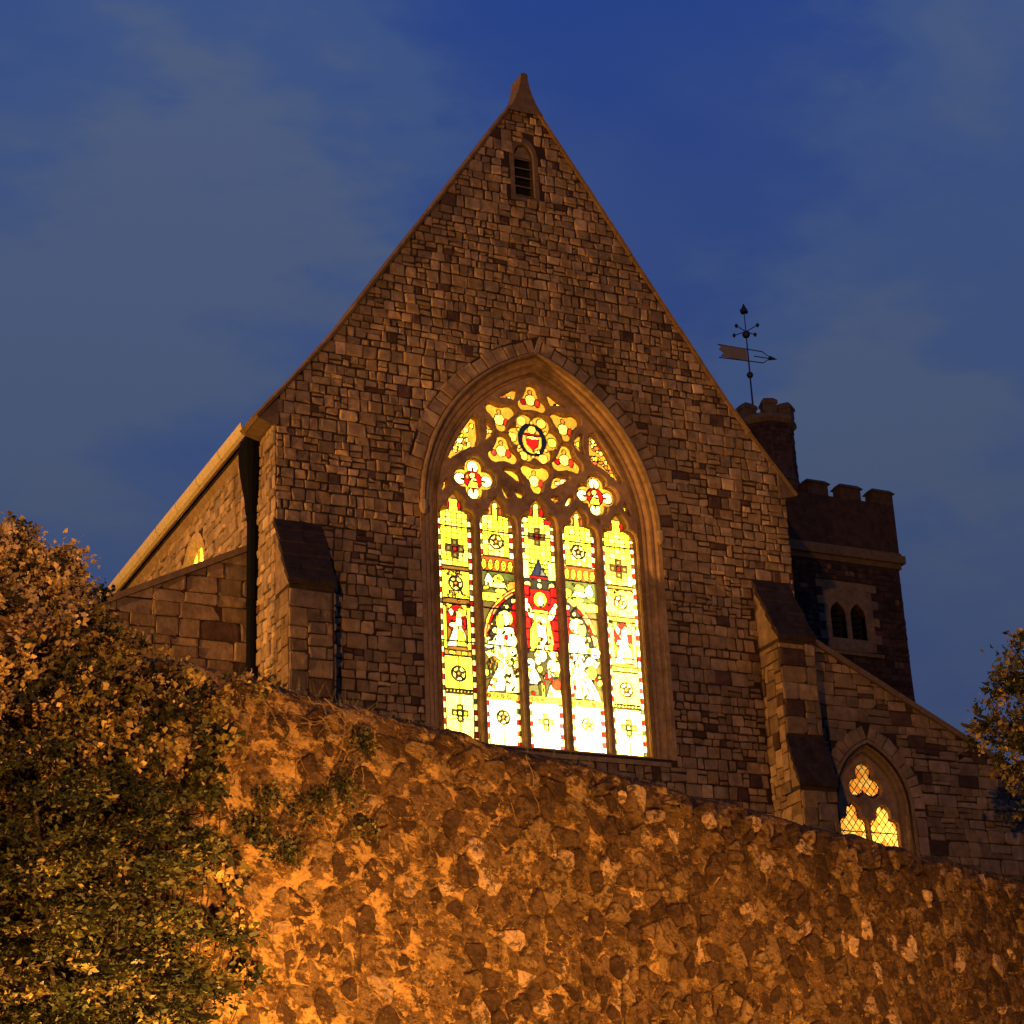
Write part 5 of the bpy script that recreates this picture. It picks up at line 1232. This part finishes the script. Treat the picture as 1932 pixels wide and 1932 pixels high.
bl = [blob_px(60, 1480, .35, 110, .7), blob_px(200, 1510, .4, 90, .6), blob_px(300, 1520, .3, 62, .7), blob_px(80, 1610, .5, 120, .5), blob_px(230, 1620, .5, 110, .5), blob_px(340, 1590, .25, 50, .8), blob_px(60, 1720, .6, 130, .5), blob_px(220, 1740, .6, 130, .5), blob_px(345, 1770, .5, 85, .45), blob_px(70, 1860, .7, 140, .5), blob_px(240, 1870, .7, 130, .5), blob_px(375, 1850, .5, 62, .5), blob_px(330, 1950, .6, 80, .6), blob_px(120, 2000, .7, 160, .6), blob_px(350, 1680, .3, 42, .7)]
shrub('evergreen_shrub', 'dark evergreen shrub with layered sprays against the lower left of the wall', bl, wall_pt(-2.2, .6, .13), nspr=760, per=58, size=.058, cols=GRN, seed=3, flat=.85, spread=.14, long=2.3, r0=.07)
bl = [blob_px(485, 1290, -.1, 22, .8), blob_px(455, 1300, -.05, 24, .8), blob_px(502, 1300, -.1, 12, .8)]
shrub('wall_top_shrub', 'small rounded clump of leaves on the corner of the wall top', bl, wall_pt(-.3, -.3, 7.2), nspr=60, per=20, size=.05, cols=MID, seed=4, spread=.05, r0=.015)
bl = [blob_px(385, 1480, .12, 30, 1.6, .25), blob_px(415, 1390, .06, 22, 1.2, .2), blob_px(395, 1620, .12, 32, .8, .25), blob_px(430, 1660, .08, 22, .8, .2), blob_px(435, 1760, .15, 30, .7, .3), blob_px(465, 1830, .12, 22, .8, .3)]
shrub('ivy', 'patches of ivy clinging to the wall beside the evergreen shrub', bl, wall_pt(-1.2, .1, 3.0), 'ivy', nspr=130, per=18, size=.07, cols=MID+GRN, seed=5, spread=.07, long=1.2, r0=.012)
bl = [blob_px(590, 1530, .05, 60, .45, .12), blob_px(690, 1565, .05, 44, .4, .12), blob_px(640, 1490, .05, 40, .5, .1), blob_px(530, 1600, .05, 50, .5, .12), blob_px(470, 1560, .05, 44, .6, .12), blob_px(690, 1400, .05, 22, .6, .1), blob_px(500, 1500, .05, 36, .5, .1)]
shrub('trailing_creeper', 'thin dark creeper trailing over the left of the rubble wall', bl, wall_pt(.9, -.05, 6.9), 'creeper', nspr=150, per=26, size=.040, cols=GRN, seed=6, spread=.075, long=1.6, r0=.006)
bl = [blob_px(190, 1122, -1.5, 12, .8)]
shrub('dark_sprig', 'small dark leafy sprig against the sky beside the gutter end', bl, wall_pt(-2.6, -1.6, 7.2), nspr=18, per=12, size=.05, cols=GRN, seed=9, spread=.05, r0=.01)
# tree at the right, on the bank between wall and church
def far_pt(u, v, y):
    d = fw*FPX+rt*(u-966)-up*(v-966); t = (y-CAM[1])/d[1]; return CAM+d*t, t
def blob_y(u, v, y, rpx, rz=1.0):
    P, t = far_pt(u, v, y); m = rpx*t; return (P, (m, m, m*rz))
bl = [blob_y(1935, 1255, -5, 55), blob_y(1905, 1300, -5.2, 42, .7), blob_y(1960, 1330, -5, 80), blob_y(1895, 1370, -5.4, 40, .6), blob_y(1860, 1395, -5.2, 38, .5), blob_y(1930, 1420, -5.2, 62, .7), blob_y(2010, 1240, -5, 90), blob_y(2020, 1420, -5, 90), blob_y(1818, 1368, -5.4, 10, .5), blob_y(1845, 1350, -5.3, 10, .6), blob_y(1880, 1270, -5.2, 12, .5), blob_y(1985, 1500, -5, 70, .7)]
P, t = far_pt(2000, 1650, -5)
tree = empty('garden_tree', (P[0]+.6, P[1], 9.0)); tag(tree, 'leafy tree cut off by the right edge in front of the aisle', 'tree')
mb = MB(); bx, by = P[0]+.6, P[1]
mb.tube([(bx, by, 8.6), (bx+.1, by, 10.2), (bx, by+.1, 12.0), (bx-.1, by, 14.0)], [.28, .22, .15, .06], 8)
for c, rad in bl:
    c = Vector(c); a = Vector((bx, by, min(c.z-.6, 12.5))); mb.tube([a, a.lerp(c, .5)+Vector((0, 0, .2)), c, c+(c-a).normalized()*rad[0]*.9], [.07, .05, .03, .006], 6)
mb.build('trunk', M_BARK, tree)
leaves('crown', tree, bl, 420, 30, .10, GRN+MID+[(.09, .10, .022), (.16, .15, .04)], 8, 0.2, 1.6, .17, .35)
# dry grass along the wall top
r = np.random.default_rng(12); N = 900; s = r.uniform(-.5, 18, N); base = np.stack([*(WA[:, None]+WDIR[:, None]*s-WN[:, None]*r.uniform(.05, .5, N)), WTOP+.02+0*s], 1)
H = r.uniform(.03, .12, N)*(1+.8*np.sin(s*1.7)**2); tip = base+np.stack([r.normal(0, .05, N), r.normal(0, .04, N), H], 1); w = np.stack([WDIR[0]*.006+0*s, WDIR[1]*.006+0*s, 0*s], 1)
V = np.stack([base-w, base+w, tip+w*.2, tip-w*.2], 1)
gr = fast_mesh('grass', V.reshape(-1, 3), np.arange(N*4).reshape(N, 4), M_LEAF, None, np.tile([[.10, .085, .03]], (N, 1))); tag(gr, 'dry grass fringe growing along the wall top', 'grass', kind='stuff')

# ------------------------------------------------------------------ lamp posts with their light, the added one included
for x, y, gz_, h, pw, lab in LAMPS:
    t = empty('street_lamp', (x, y, gz_)); tag(t, lab, 'street lamp', 'sodium street lamps')
    mb = MB(); mb.lathe(x, y, [(.11, gz_-.3), (.11, gz_+.9), (.07, gz_+1.0), (.05, gz_+h-.25)], 10); mb.build('post', M_VANE, t)
    mb = MB(); mb.lathe(x, y, [(.07, gz_+h+.33), (.30, gz_+h+.24), (.05, gz_+h+.45)], 12); mb.build('lamp_hood', M_VANE, t)
    mb = MB()
    for k in range(3): a = k*2*math.pi/3; mb.tube([(x+.05*math.cos(a), y+.05*math.sin(a), gz_+h-.27), (x+.27*math.cos(a), y+.27*math.sin(a), gz_+h+.27)], [.012, .012], 5)
    mb.build('lamp_bracket', M_VANE, t)
    lo = lamp('lamp_light', (0, 0, h), pw, SODIUM, .14); lo.parent = t
